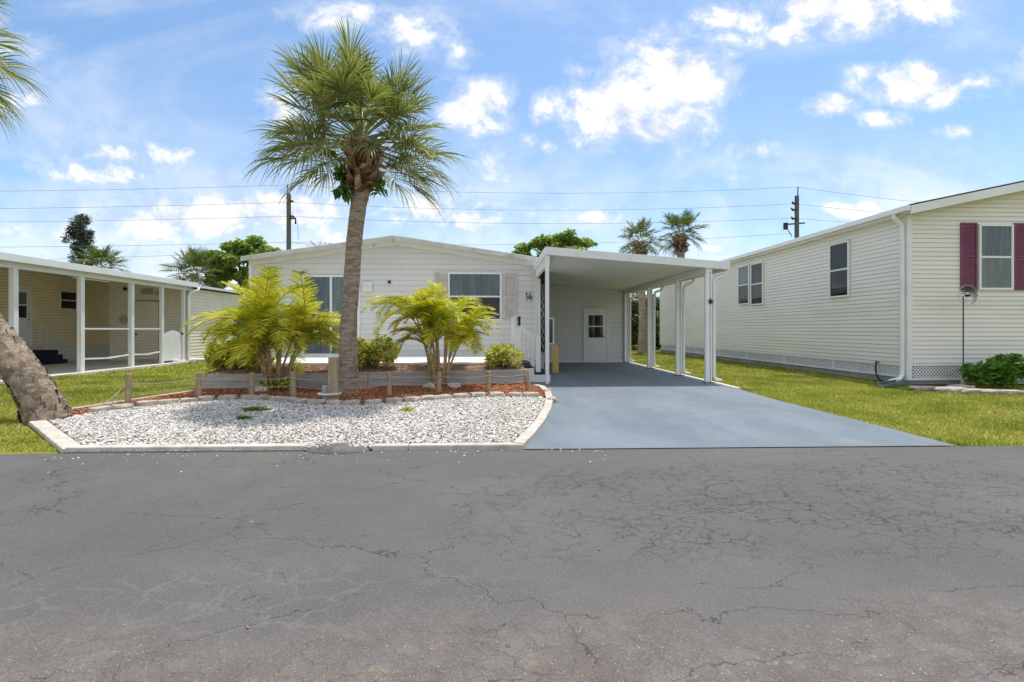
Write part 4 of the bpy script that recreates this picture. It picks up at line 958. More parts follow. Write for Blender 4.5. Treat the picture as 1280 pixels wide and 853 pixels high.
# ================= PALMS =================
def frond_fan(V, F, o, d, pet, R, droop, nl=40, wmax=.022, seg=5, stiff=1.):
    """costapalmate fan: petiole then radiating leaflets, tips hanging"""
    up = Vector((0, 0, 1)); d = Vector(d).normalized(); o = Vector(o)
    pts = [o]; dd = d.copy()
    for i in range(5):
        dd = (dd+Vector((0, 0, -.05*droop))).normalized(); pts.append(pts[-1]+dd*(pet/5))
    # petiole strip
    s = dd.cross(up); s = s.normalized() if s.length > 1e-3 else Vector((1, 0, 0)); n = s.cross(dd).normalized()
    w0 = .022*R
    for i in range(5):
        k = len(V); a, b = pts[i], pts[i+1]; V += [a-s*w0, a+s*w0, b+s*w0*.8, b-s*w0*.8]; F.append((k, k+1, k+2, k+3))
        k = len(V); V += [a-n*w0*.7, a+n*w0*.7, b+n*w0*.6, b-n*w0*.6]; F.append((k, k+1, k+2, k+3))
    hub = pts[-1]; roll = random.uniform(-.5, .5)
    s2 = s*math.cos(roll)+n*math.sin(roll); n2 = s2.cross(dd).normalized()
    amax = math.radians(random.uniform(105, 140))
    for i in range(nl):
        f = i/(nl-1)*2-1; a = f*amax+random.uniform(-.03, .03)
        # costa: central leaflets start further along the curving midrib
        c = max(0, math.cos(a*.9))**1.3; st = hub+dd*(R*.42*c)+Vector((0, 0, -R*.14*c*c))
        ld = (dd*math.cos(a)+s2*math.sin(a)+n2*(.28*abs(math.sin(a))+random.uniform(-.08, .08))).normalized()
        L = R*(.58+.12*math.cos(a))*random.uniform(.86, 1.1); L *= (.75+.25*math.cos(a*.6))
        tw = ld.cross(n2+s2*random.uniform(-.7, .7)); tw = tw.normalized() if tw.length > 1e-3 else s2
        g = droop*random.uniform(.55, 1.5); brk = random.random() < .25; k0 = len(V)
        for k in range(seg+1):
            t = k/seg; hang = g*L*(.30*t*t+.32*t**4)+(L*.32*max(0, t-.6)*2*g if brk else 0)
            p = st+ld*(L*(t-.10*t*t*g))+Vector((0, 0, -hang))
            w = wmax*R*(.45+1.2*t if t < .35 else .87*(1-(t-.35)/.65)**.8+.04)
            V += [p-tw*w, p+tw*w]
        for k in range(seg): F.append((k0+2*k, k0+2*k+1, k0+2*k+3, k0+2*k+2))
def palm_crown(center, nf, R, pet, down=-50, nl=40, wmax=.022, bias=(0, 0), seed=1, seg=5, ups=75, hang=1.):
    st = random.getstate(); random.seed(seed); V = []; F = []; ga = PI*(3-math.sqrt(5))
    for i in range(nf):
        t = (i+.5)/nf; el = math.radians(ups-(ups-down)*t**.9+random.uniform(-8, 8)); az = i*ga+random.uniform(-.25, .25)
        d = Vector((math.cos(az)*math.cos(el)+bias[0], math.sin(az)*math.cos(el)+bias[1], math.sin(el)))
        o = Vector(center)+Vector((math.cos(az)*.1*R, math.sin(az)*.1*R, .25*R*(1-t)-.2*R*t))
        frond_fan(V, F, o, d, pet*random.uniform(.8, 1.15), R*random.uniform(.85, 1.12), (.3+1.0*t)*hang, nl, wmax, seg)
    random.setstate(st)
    return np.array([tuple(v) for v in V]), np.array(F)
def palm(label, base, path, radii, crown_c, R, pet, nf, mats=('bark_palm', 'fan'), boots=None, **kw):
    th = thing('palm_tree', label, 'palm tree', base, kw.pop('group', None))
    P = [Vector(p) for p in path]
    # smooth the path
    fine = []; rr = []
    for i in range(len(P)-1):
        p0 = P[max(i-1, 0)]; p1 = P[i]; p2 = P[i+1]; p3 = P[min(i+2, len(P)-1)]
        for k in range(8):
            t = k/8
            fine.append(.5*((2*p1)+(p2-p0)*t+(2*p0-5*p1+4*p2-p3)*t*t+(3*p1-p0-3*p2+p3)*t**3)); rr.append((radii[i]*(1-t)+radii[i+1]*t)*(1+random.uniform(-.025, .025)))
    fine.append(P[-1]); rr.append(radii[-1])
    tr = MB().tube(fine, rr, 24, wob=.02)
    part('trunk', tr, mats[0], th, True)
    if boots:
        z0_, z1_, rad, nb_, bl = boots
        bt = MB(); c0 = Vector(crown_c)
        for i in range(nb_):
            t = random.random(); a = random.uniform(0, 2*PI); z = z0_+(z1_-z0_)*t
            k = min(range(len(fine)), key=lambda j: abs(fine[j].z-z)); c = fine[k]
            rd_ = rad*(.75+.35*math.sin(t*PI)); o_ = Vector((c.x+math.cos(a)*rd_*.75, c.y+math.sin(a)*rd_*.75, z))
            ou = Vector((math.cos(a), math.sin(a), 0)); tip = o_+ou*bl*random.uniform(.3, .9)+Vector((0, 0, bl*random.uniform(-.25, .9))); sd_ = Vector((-ou.y, ou.x, random.uniform(-.5, .5)))*rad*.22
            mid_ = o_.lerp(tip, .5)+ou*.03
            bt.add([o_-sd_, o_+sd_, mid_+sd_*.8, mid_-sd_*.8, tip+sd_*.6, tip-sd_*.6, o_-ou*.04, mid_-ou*.05], [(0, 1, 2, 3), (3, 2, 4, 5), (1, 6, 7, 2), (6, 0, 3, 7)])
        part('leaf_bases', bt, 'boot', th)
        fb = MB()
        for i in range(nb_*2):
            t = random.random()**1.2; a = random.uniform(0, 2*PI); z = z0_-.05+(z1_-z0_)*.75*t
            k = min(range(len(fine)), key=lambda j: abs(fine[j].z-z)); c = fine[k]; rd_ = rad*(.55+.35*t)
            o_ = Vector((c.x+math.cos(a)*rd_, c.y+math.sin(a)*rd_, z)); sd_ = Vector((-math.sin(a), math.cos(a), 0))*rad*.16
            e_ = o_+Vector((math.cos(a)*.04, math.sin(a)*.04, random.uniform(.05, .16)*rad/.25)); fb.add([o_-sd_, o_+sd_, e_+sd_*.5, e_-sd_*.5], [(0, 1, 2, 3)])
        part('fibre', fb, 'fiber', th)
    V, F = palm_crown(crown_c, nf, R, pet, **kw)
    np_part('crown', V, F, mats[1], th)
    return th
b = G(435, 492)
yb_, yt_ = b.y, 9.25
def pp(u, v, f): return PY(u, v, yb_+(yt_-yb_)*f)
path = [Vector((b.x, b.y, -.03)), pp(435, 478, .05), pp(435.5, 440, .1), pp(436, 400, .2), pp(439.5, 350, .4), pp(443, 300, .6), pp(447.5, 262, .8), pp(451, 235, .9), pp(453, 205, 1.), pp(455, 178, 1.)]
palm('tall fan palm with shaggy crown standing in the red mulch', b, path, [.23, .205, .18, .16, .155, .15, .145, .17, .18, .12], pp(451, 176, 1.), .98, .78, 74, seed=5, boots=(pp(452, 238, 1.).z, pp(453, 182, 1.).z, .30, 150, .26), down=-14, nl=46, wmax=.0175, bias=(.03, .0), ups=60, hang=.52)
# climbing plant in the boots
def leaves(center_fn, n, size, seed=0, pointed=True, bend=.2, aspect=.5, droop=.0):
    V = np.zeros((n, 4, 3)); r_ = np.random.default_rng(seed)
    c = center_fn(r_, n)
    a = r_.normal(size=(n, 3)); a[:, 2] = a[:, 2]*.6-droop; a /= np.linalg.norm(a, axis=1)[:, None]
    b_ = np.cross(a, r_.normal(size=(n, 3))); b_ /= np.linalg.norm(b_, axis=1)[:, None]
    s = size*r_.uniform(.6, 1.3, n)[:, None]
    V[:, 0] = c; V[:, 1] = c+a*s*.5+b_*s*aspect*.5; V[:, 2] = c+a*s; V[:, 3] = c+a*s*.5-b_*s*aspect*.5
    V[:, 2, 2] -= s[:, 0]*bend
    F = np.arange(n*4).reshape(n, 4); return V.reshape(-1, 3), F
def blob(cs, rs, shell=.55):
    cs = np.array(cs, float); rs = np.array(rs, float)
    if rs.ndim == 1: rs = np.stack([rs]*3, 1)
    wgt = rs.prod(1)**(2/3); wgt /= wgt.sum()
    def f(r_, n):
        k = r_.choice(len(cs), n, p=wgt); d = r_.normal(size=(n, 3)); d /= np.linalg.norm(d, axis=1)[:, None]
        return cs[k]+d*rs[k]*(shell+(1-shell)*r_.random(n)**.6)[:, None]
    return f
c1 = pp(428, 222, 1.)+Vector((0, -.1, 0)); c2 = pp(430, 240, 1.)+Vector((0, -.1, 0))
cv = thing('climbing_plant', 'glossy green plant sprouting from the left of the tall palm trunk below its crown', 'plant', c2)
V, F = leaves(blob([c1, c2], [(.10, .1, .2), (.12, .1, .14)], .1), 90, .17, 3, aspect=.6, droop=.3); np_part('foliage', V, F, 'leaf_vine', cv)
part('stem', MB().tube([c2+Vector((.1, .1, -.15)), c2, c1+Vector((0, 0, .15))], .012, 6), 'bark_tree', cv)
c3 = pp(474, 236, 1.)
cv = thing('climbing_plant', 'small light green fern hanging from the right of the tall palm trunk', 'plant', c3)
V, F = leaves(blob([c3, c3+Vector((.06, 0, .12))], [(.1, .08, .12), (.08, .06, .1)], .1), 70, .14, 4, aspect=.3, droop=.4); np_part('foliage', V, F, 'leaf_shrub', cv)
part('stem', MB().tube([c3+Vector((-.12, .05, .1)), c3], .01, 6), 'bark_tree', cv)

# leaning palm at the left edge
b = G(62, 525)
path = [Vector((b.x+.0, b.y, -.05)), PY(50, 500, b.y), PY(32, 470, b.y), PY(7, 436, b.y+.05), PY(-22, 402, b.y+.1), PY(-62, 358, b.y+.15), PY(-90, 290, b.y+.2), PY(-112, 200, b.y+.2), PY(-122, 110, b.y+.2), PY(-122, 80, b.y+.2)]
RA = [.275, .23, .21, .205, .2, .195, .2, .2, .22, .14]
palm('leaning fan palm whose thick rough trunk rises at the left edge', b, path, RA, PY(-128, 28, b.y+.2), .82, .66, 52, ('bark_old', 'fan'), seed=11, boots=(4.2, 4.9, .3, 60, .22), down=-20, nl=46, wmax=.016, hang=.5)
# knobby leaf scars on the old trunk
# (real ridges, as shallow plates)
old = [o for o in bpy.data.objects if o.name.startswith('palm_tree')][-1]
sc2 = MB(); pth = [Vector(p) for p in path[:6]]
for i in range(260):
    k = random.randrange(len(pth)-1); t = random.random(); c = pth[k].lerp(pth[k+1], t); d = (pth[k+1]-pth[k]).normalized()
    rad = RA[k]*(1-t)+RA[k+1]*t
    u_ = d.cross(Vector((0, 1, 0))).normalized(); v_ = d.cross(u_); a = random.uniform(0, 2*PI); ou = u_*math.cos(a)+v_*math.sin(a); sd_ = d.cross(ou)
    o_ = c+ou*(rad*.985); L = random.uniform(.05, .13); Wd = random.uniform(.04, .1)
    sc2.add([o_-sd_*Wd, o_+sd_*Wd, o_+d*L+sd_*Wd*.7+ou*.016, o_+d*L-sd_*Wd*.7+ou*.016, o_+d*(L+.01)+ou*-.02+sd_*Wd*.7, o_+d*(L+.01)-ou*.02-sd_*Wd*.7], [(0, 1, 2, 3), (3, 2, 4, 5)])
part('leaf_scars', sc2, 'bark_old', old)

# two palms behind the carport
GPB = 'palms beyond the carport roof'
for (u, vb, vc, Yd, R, seed, lab, red) in ((803, 441, 302, 26., .80, 21, 'left fan palm of two beyond the carport, its trunk seen past the posts', 0), (851, 441, 292, 27.5, .9, 23, 'right fan palm of two beyond the carport, with reddish leaf bases', 1)):
    bz_ = PY(u, vb, Yd); c = PY(u-3 if not red else u, vc, Yd)
    pth = [Vector((bz_.x, Yd, -.05)), Vector((bz_.x+.02, Yd, 2)), Vector(((bz_.x+c.x)/2, Yd, 3.6)), Vector((c.x, Yd, c.z-.5)), c]
    palm(lab, (bz_.x, Yd, 0), pth, [.27, .2, .19, .22, .2], c, R, .55, 34, ('bark_palm', 'fan_far'), boots=(c.z-1.15, c.z-.1, .34, 120, .3), seed=seed, down=-25, nl=34, wmax=.024, seg=4, hang=.6, group=GPB)
for (u, v, Yd, R, seed, lab) in ((124, 334, 34., 1.0, 31, 'fan palm top showing just above the left porch roof below the dark conifer'), (243, 342, 30., 1.1, 33, 'fan palm behind the gap between the left porch and the grey home')):
    c = PY(u, v, Yd); pth = [Vector((c.x, Yd, -.05)), Vector((c.x, Yd, 2)), Vector((c.x, Yd, c.z*.7)), c]
    palm(lab, (c.x, Yd, 0), pth, [.25, .22, .2, .2], c, R, .6, 44, ('bark_palm', 'fan_far'), seed=seed, down=-25, nl=32, wmax=.024, seg=4, hang=.6, group='palm tops behind the left home')

# areca palms
def areca(label, base, height, spread, nst, nfr, seed, lean=0.):
    random.seed(seed); th = thing('areca_palm', label, 'palm', base, 'areca palm clumps in the front bed'); base = Vector(base)
    V = []; F = []; frs = []
    for i in range(nst):
        a = random.uniform(0, 2*PI); r = random.uniform(.03, .24); out = Vector((math.cos(a), math.sin(a)*.8, 0))
        p0 = base+out*r; h = height*random.uniform(.28, .55); ln = random.uniform(.05, .36)*h
        pts = [p0, p0+out*ln*.3+Vector((0, 0, h*.45)), p0+out*ln*.75+Vector((0, 0, h*.85)), p0+out*ln+Vector((0, 0, h))]
        part('cane', MB().tube(pts, [.033, .024, .023, .014], 8), 'cane', th, True)
        frs.append((pts[-1], out, h))
    pet = MB()
    for i in range(nfr):
        p, out, h = frs[i % nst]; a = math.atan2(out.y, out.x)+random.uniform(-2.2, 2.2); o2 = Vector((math.cos(a)+lean, math.sin(a), 0)).normalized()
        el = math.radians(random.uniform(30, 78)); L = random.uniform(.85, 1.3)*spread
        d = (o2*math.cos(el)+Vector((0, 0, math.sin(el)))).normalized(); pts = [p.copy()]; ds = [d.copy()]
        N = 14; bend = random.uniform(.11, .22)
        for k in range(N):
            d = (d+Vector((0, 0, -bend*(.35+k/N*1.3)))).normalized(); pts.append(pts[-1]+d*L/N); ds.append(d.copy())
        pet.tube(pts[::2], [.016, .013, .011, .009, .007, .006, .004, .003][:len(pts[::2])], 5, cap=False)
        nlf = 52
        for j in range(nlf):
            t = .16+.84*(j+.5)/nlf; kf = t*N; k = min(int(kf), N-1); q = pts[k].lerp(pts[k+1], kf-k); dd = ds[k]
            s = dd.cross(Vector((0, 0, 1))); s = s.normalized() if s.length > .01 else Vector((1, 0, 0)); n = s.cross(dd)
            for sg in (-1, 1):
                LL = .31*spread*math.sin(PI*(.22+.72*t))*random.uniform(.85, 1.12); ld = (s*sg*.85+dd*.75+n*random.uniform(.15, .45)).normalized()
                wv = (dd*.9+n*random.uniform(-.6, .6)).normalized(); w = .0090*random.uniform(.8, 1.25); g = random.uniform(.15, .7); k0 = len(V)
                for m_ in range(5):
                    tt = m_/4; pt_ = q+ld*LL*tt+Vector((0, 0, -g*LL*tt*tt*.7)); ww = w*(.7, 1.1, 1., .7, .08)[m_]
                    V += [pt_-wv*ww, pt_+wv*ww]
                for m_ in range(4): F.append((k0+2*m_, k0+2*m_+1, k0+2*m_+3, k0+2*m_+2))
    part('petioles', pet, 'petiole', th, True)
    np_part('foliage', np.array([tuple(v) for v in V]), np.array(F), 'areca', th); return th
a1 = G(344, 489); a2 = G(553, 485)
areca('left, broader yellow-green areca clump in front of the planter', a1, 2.7, 1.28, 20, 84, 41)
areca('right, taller narrower golden areca clump in front of the planter', a2, 2.85, 1.12, 16, 74, 47, .38)
random.seed(99)
for c_, dx_, dy_, lab, grp in ((a1, -.15, -.2, 'pale rock at the foot of the left areca palm', 'rocks at the left areca foot'), (a2, -.25, -.1, 'white rock left of the right areca palm canes', None), (a2, .28, -.12, 'white rock right of the right areca palm canes', None)):
    c = c_+Vector((dx_, dy_, .05)); solo('rock', rock(c, .13, .1, .07, random.random()*3, k=.22), 'conc_white', lab, 'rock', c, grp)
lowc = a1+Vector((.1, -.1, .14)); lp = thing('undergrowth_plant', 'low dark green plant at the foot of the left areca palm', 'plant', (lowc.x, lowc.y, 0))
V, F = leaves(blob([lowc, lowc+Vector((.25, 0, .02)), lowc+Vector((-.2, .05, 0))], [(.16, .14, .12)]*3, .2), 420, .11, 8, aspect=.35); np_part('foliage', V, F, 'varieg_g', lp)

# shrubs
def shrub(name, label, base, cs, rs, n, size, mat, seed, group=None, aspect=.5, stems=6):
    th = thing(name, label, 'shrub', base, group); V, F = leaves(blob(cs, rs, .45), n, size, seed, aspect=aspect, droop=-.25, bend=.15); np_part('foliage', V, F, mat, th)
    st_ = MB(); r_ = random.Random(seed)
    for i in range(stems):
        c = Vector(cs[r_.randrange(len(cs))]); st_.tube([Vector(base)+Vector((r_.uniform(-.05, .05), r_.uniform(-.05, .05), 0)), Vector(base).lerp(c, .6)+Vector((0, 0, .05)), c], [.018, .012, .006], 6)
    part('stem', st_, 'bark_tree', th); return th
def bush_at(u0, u1, vt, vb, Y, n, size, mat, seed, label):
    A_ = PY(u0, vb, Y); B_ = PY(u1, vt, Y); zb = .34; w_ = (B_.x-A_.x)*1.28; hh = (B_.z-zb)*1.1; cx = (A_.x+B_.x)/2
    r_ = random.Random(seed); cs = []; rs = []
    for i in range(11):
        fx = r_.uniform(-.36, .36); cs.append((cx+fx*w_, Y+r_.uniform(-.28, .28), zb+hh*(.34+.36*r_.random()*(1-abs(fx))))); q = r_.uniform(.16, .25); rs.append((q*w_*.9 if w_ < 1 else q*w_*.8, .28, hh*r_.uniform(.27, .36)))
    shrub('variegated_shrub', label, (cx, Y, zb), cs, rs, n, size, mat, seed, 'yellow variegated shrubs in the planter', .45)
bush_at(259, 328, 424, 463, 11.25, 8500, .10, 'varieg_g', 51, 'widest, darker shrub at the left end of the planter')
bush_at(440, 490, 420, 464, 11.45, 7000, .09, 'varieg', 52, 'yellow-green shrub directly right of the tall palm trunk')
bush_at(611, 652, 429, 461, 11.7, 6000, .075, 'varieg', 53, 'small round cream and green shrub beside the entry steps')
c = G(1254, 484.5); Yr = c.y
cs = []; rs = []; r_ = random.Random(61)
for i in range(20):
    fx = r_.uniform(-1, 1); cs.append((c.x+fx*.78, Yr+r_.uniform(-.25, .22), .15+.55*r_.random()*(1-.35*abs(fx)))); rs.append((.2, .15, .09))
shrub('green_shrub', 'fresh green spreading shrub beside the wind spinner', (c.x, Yr, 0), cs, rs, 2600, .13, 'leaf_shrub', 61, None, .45, 12)
# weed in the gravel
for (u, v, r_, lab, grp) in ((315, 516, .13, 'bright green weed in the white gravel, largest one', None), (302, 527, .06, 'tiny green weed sprouting just below the large weed', None), (506, 516, .07, 'faded small weed in the gravel below the right half of the bed', None)):
    c = G(u, v); th = thing('weed', lab, 'weed', c)
    V, F = leaves(blob([c+Vector((0, 0, .05)), c+Vector((r_, .02, .04))], [(r_, r_*.8, .03)]*2, .1), int(500*r_/.13), .06, int(u), aspect=.3); np_part('foliage', V, F, 'leaf_shrub' if u < 400 else 'varieg_g', th)
    part('stem', MB().tube([c, c+Vector((0, 0, .06))], .006, 5), 'petiole', th)

# ================= BACKGROUND TREES =================
def tree(name, label, x, Y, crown, leafn, size, mat, seed, trunk_r=.2, group=None, aspect=.6, shell=.5):
    """crown: list of (cx,cz,rx,rz) clumps"""
    th = thing(name, label, 'tree', (x, Y, 0), group); r_ = random.Random(seed); cs = []; rs = []
    tr = MB(); zt = min(c[1] for c in crown); tr.tube([(x, Y, -.05), (x+.1, Y, zt*.6), (x, Y, zt)], [trunk_r, trunk_r*.8, trunk_r*.6], 10)
    part('trunk', tr, 'bark_tree', th, True); lb = MB()
    for (cx, cz_, rx, rz) in crown:
        lb.tube([(x, Y, zt*.9), ((x+cx)/2, Y+r_.uniform(-.5, .5), (zt+cz_)/2), (cx, Y, cz_)], [trunk_r*.5, trunk_r*.3, .03], 6)
        for k in range(7):
            a = r_.uniform(0, 2*PI); q = r_.random()**.5*.75; s = r_.uniform(.25, .45)
            cs.append((cx+math.cos(a)*q*rx, Y+r_.uniform(-1, 1)*rx*.8, cz_+math.sin(a)*q*rz)); rs.append((rx*s, rx*s, rz*s*.85))
    part('limbs', lb, 'bark_tree', th, True)
    V, F = leaves(blob(cs, rs, shell), leafn, size, seed, aspect=aspect); np_part('crown', V, F, mat, th); return th
def cl(u, v, ru, rv, Y):
    p = PY(u, v, Y); k = p.y/610; return (p.x, p.z, ru*k, rv*k)
Yt = 32.
tree('broadleaf_tree', 'leafy tree above the left areca palm, between the left porch and the grey home', PY(303, 400, Yt).x, Yt, [cl(275, 325, 24, 18, Yt), cl(300, 318, 26, 18, Yt), cl(318, 312, 20, 14, Yt), cl(335, 318, 20, 8, Yt), cl(270, 345, 20, 15, Yt), cl(305, 345, 18, 20, Yt)], 9000, .34, 'leaf_mid', 71, .25)
Yt = 36.
tree('broadleaf_tree', 'olive green tree behind the roofs of the grey home and the carport', PY(690, 400, Yt).x, Yt, [cl(668, 312, 26, 9, Yt), cl(690, 305, 24, 11, Yt), cl(712, 302, 24, 11, Yt), cl(730, 304, 16, 8, Yt), cl(652, 317, 16, 6, Yt), cl(690, 330, 50, 20, Yt)], 9000, .32, 'leaf_mid', 72, .25)
# dark conifer
Yc = 60.; c = PY(101, 300, Yc); th = thing('conifer', 'tall dark bluish conifer standing far behind the left porch roof', 'tree', (c.x, Yc, 0))
part('trunk', MB().tube([(c.x, Yc, 0), (c.x, Yc, c.z), (c.x+.1, Yc, PY(101, 272, Yc).z)], [.35, .18, .05], 8), 'bark_tree', th)
cs = []; rs = []; r_ = random.Random(5)
for i in range(85):
    t = r_.random(); v = 272+t*62; hw = (3+8*math.sin(min(1, t*1.5)*PI/2))*r_.uniform(.1, 1)*r_.choice((-1, 1)); q = PY(101+hw, v, Yc); cs.append((q.x, Yc+r_.uniform(-1, 1), q.z)); rs.append((.36, .36, r_.uniform(.35, .6)))
V, F = leaves(blob(cs, rs, .1), 7000, .34, 9, aspect=.25); np_part('crown', V, F, 'leaf_dark', th)
# bare branch tree behind main roof
Yb = 30.; c = PY(402, 305, Yb); th = thing('bare_tree', 'bare twiggy branch tips showing above the left roof slope of the grey home', 'tree', (c.x, Yb, 0)); r_ = random.Random(8)
part('trunk', MB().tube([(c.x, Yb, 0), (c.x+.1, Yb, 3.5), (c.x, Yb, c.z-.6)], [.15, .1, .05], 8), 'bark_palm', th); tw = MB()
for i in range(16):
    a = r_.uniform(-1.1, 1.1); L = r_.uniform(.5, 1.1); p0 = Vector((c.x, Yb, c.z-.6)); p1 = p0+Vector((math.sin(a)*L, r_.uniform(-.4, .4), math.cos(a)*L*.8)); tw.tube([p0, p0.lerp(p1, .5)+Vector((0, 0, .06)), p1, p1+Vector((r_.uniform(-.2, .2), 0, r_.uniform(-.1, .15)))], [.03, .02, .015, .006], 5)
part('limbs', tw, 'bark_palm', th)
# hedge plants in the gap right of the shed, and dense growth at the back
GH = 'dark bushes closing the view behind the carport'
for k, (u, Y, wv, h) in enumerate(((793, 31, 1.6, 3.6), (818, 32, 1.7, 3.2), (838, 33, 1.8, 3.4), (765, 33, 1.7, 3.3))):
    p = PY(u, 440, Y); cs = []; rs = []; r_ = random.Random(80+k)
    for i in range(22): cs.append((p.x+r_.uniform(-wv, wv)*.8, Y+r_.uniform(-.8, .8), h*(.08+.85*r_.random()))); rs.append((.5, .45, .45))
    shrub('dark_bush', ['dark bush seen between the shed and the next carport post', 'dark bush seen right beside the far end of the cream home', 'dark bush hidden behind the corner of the cream home', 'dark bush behind the storage shed roof'][k], (p.x, Y, 0), cs, rs, 3600, .30, 'leaf_hedge', 80+k, GH, .3)
for k, (u, Y) in enumerate(((270, 34), (300, 35), (240, 37))):
    p = PY(u, 420, Y); cs = []; rs = []; r_ = random.Random(90+k)
    for i in range(16): cs.append((p.x+r_.uniform(-1.5, 1.5), Y+r_.uniform(-.8, .8), .3+2.2*r_.random())); rs.append((.6, .5, .5))
    shrub('dark_bush', ['bush behind the left shed, below the leafy tree', 'bush deep in the gap beside the grey home', 'bush farthest behind the left porch'][k], (p.x, Y, 0), cs, rs, 2500, .3, 'leaf_mid', 90+k, 'bushes behind the left shed', .4)

# ================= UTILITY POLES AND WIRES =================
YP = 48.
def upole(u, vt, label, kind):
    p = PY(u, vt, YP); th = thing('utility_pole', label, 'utility pole', (p.x, YP, 0), 'utility poles beyond the homes')
    part('pole', MB().tube([(p.x, YP, -.1), (p.x, YP, p.z-.9)], [.24, .2], 12), 'polewood', th)
    part('top_pin', MB().tube([(p.x-.08*kind, YP, p.z-1.2), (p.x-.12*kind, YP, p.z)], .06, 6), 'polewood', th)
    if kind == 1:
        for v, du in ((252, 5), (271, 6)):
            q = PY(u+du, v, YP); part('insulator', MB().tube([(p.x+.15, YP-.1, q.z), (q.x, YP-.1, q.z), (q.x+.1, YP-.1, q.z-.1)], [.09, .11, .06], 7), 'black', th)
        q = PY(370, 278, YP); part('bracket', MB().tube([(p.x, YP-.1, q.z+.3), (q.x, YP-.1, q.z+.35), (q.x, YP-.1, q.z-.2)], .09, 6), 'black', th)
        part('ground_wire', MB().tube([(q.x+.2, YP-.1, q.z), (q.x+.25, YP-.1, PY(370, 300, YP).z)], .02, 4), 'black', th)
    else:
        for v, du in ((255, -5), (263, -6), (274, -6)):
            q = PY(u+du, v, YP); part('insulator', MB().tube([(p.x-.1, YP-.1, q.z), (q.x, YP-.1, q.z), (q.x-.15, YP-.1, q.z+.2)], [.08, .12, .06], 7), 'black', th)
        a_ = PY(980, 281, YP); b_ = PY(1006, 279, YP)
        part('crossarm', MB().beam(a_, b_, .12, .14), 'polewood', th)
        part('transformer', MB().tube([PY(982, 287, YP), PY(982, 279, YP)], .22, 10), 'black', th)
        part('brace', MB().beam(PY(982, 283, YP), PY(990, 296, YP), .06, .06), 'polewood', th)
upole(361, 231, 'dark utility pole rising behind the left roof slope of the grey home', 1)
upole(996, 234, 'dark utility pole with crossarm rising behind the roof of the cream home', -1)
WG = 'power lines crossing behind the homes'
def wire(vs, label, r=.016):
    pts = []
    for (ua, va), (ub, vb), sag in vs:
        for t_ in np.linspace(0, 1, 14):
            p = PY(ua+(ub-ua)*t_, va+(vb-va)*t_+sag*4*t_*(1-t_), YP-.12); pts.append(p)
    solo('power_line', MB().tube(pts, r, 5), 'wire', label, 'power line', pts[0], WG)
wire([((-500, 236), (361, 231.5), 6), ((361, 231.5), (995, 234), 9), ((995, 234), (1800, 236), 30)], 'topmost power line, joining the very tops of both poles')
wire([((-500, 258), (361, 253), 6), ((361, 253), (991, 255), 9), ((991, 255), (1800, 258), 22)], 'second power line from the top across the sky')
wire([((-500, 274), (361, 270.5), 6), ((361, 270.5), (990, 273), 8), ((990, 273), (1800, 276), 16)], 'third power line from the top across the sky')
wire([((-500, 306), (361, 303), 5), ((361, 303), (990, 292), 8)], 'lower thin cable left of the left pole, above the roofs', .016)
wire([((-500, 316), (361, 312), 12)], 'lowest thin cable, dipping behind the left tree', .014)
wire([((361, 303), (395, 306), .5), ((395, 306), (470, 322), 1)], 'short service cable dropping from the left pole to the grey home', .014)

# ================= SKY, SUN, CAMERA =================
SD = Vector((.16, .21, 1.)).normalized()
wd = bpy.data.worlds.new('World'); bpy.context.scene.world = wd; wd.use_nodes = True; nt = wd.node_tree; nt.nodes.clear(); t = NT(nt)
out = nt.nodes.new('ShaderNodeOutputWorld'); bg = nt.nodes.new('ShaderNodeBackground'); t.l(bg.outputs[0], out.inputs[0]); BGS = .15; bg.inputs[1].default_value = BGS
sky = nt.nodes.new('ShaderNodeTexSky'); sky.sky_type = 'NISHITA'; sky.sun_disc = False
el = math.asin(SD.z); az = math.atan2(SD.x, SD.y); sky.sun_elevation = el; sky.sun_rotation = az; sky.dust_density = 1.2; sky.air_density = 1.0; sky.ozone_density = 1.5
tc = nt.nodes.new('ShaderNodeTexCoord').outputs['Generated']; sx = nt.nodes.new('ShaderNodeSeparateXYZ'); t.l(tc, sx.inputs[0])
dx_, dy_, dz_ = sx.outputs
front = t.ss(dy_, .05, .25); yy = t.math('MAXIMUM', dy_, .08)
A = t.math('DIVIDE', dx_, yy); B = t.math('DIVIDE', dz_, yy)
cmb = nt.nodes.new('ShaderNodeCombineXYZ'); t.l(A, cmb.inputs[0]); t.l(B, cmb.inputs[1]); ab = cmb.outputs[0]
n1 = t.noise(t.map(ab, (1, 1.25, 1)), 7.5, 6., .64, .3); n2 = t.noise(t.map(ab, (1, 1.6, 1)), 2.6, 3., .6, .6); n3 = t.noise(t.map(ab, (1, 1, 1), (5, 3, 0)), 24., 3., .65)
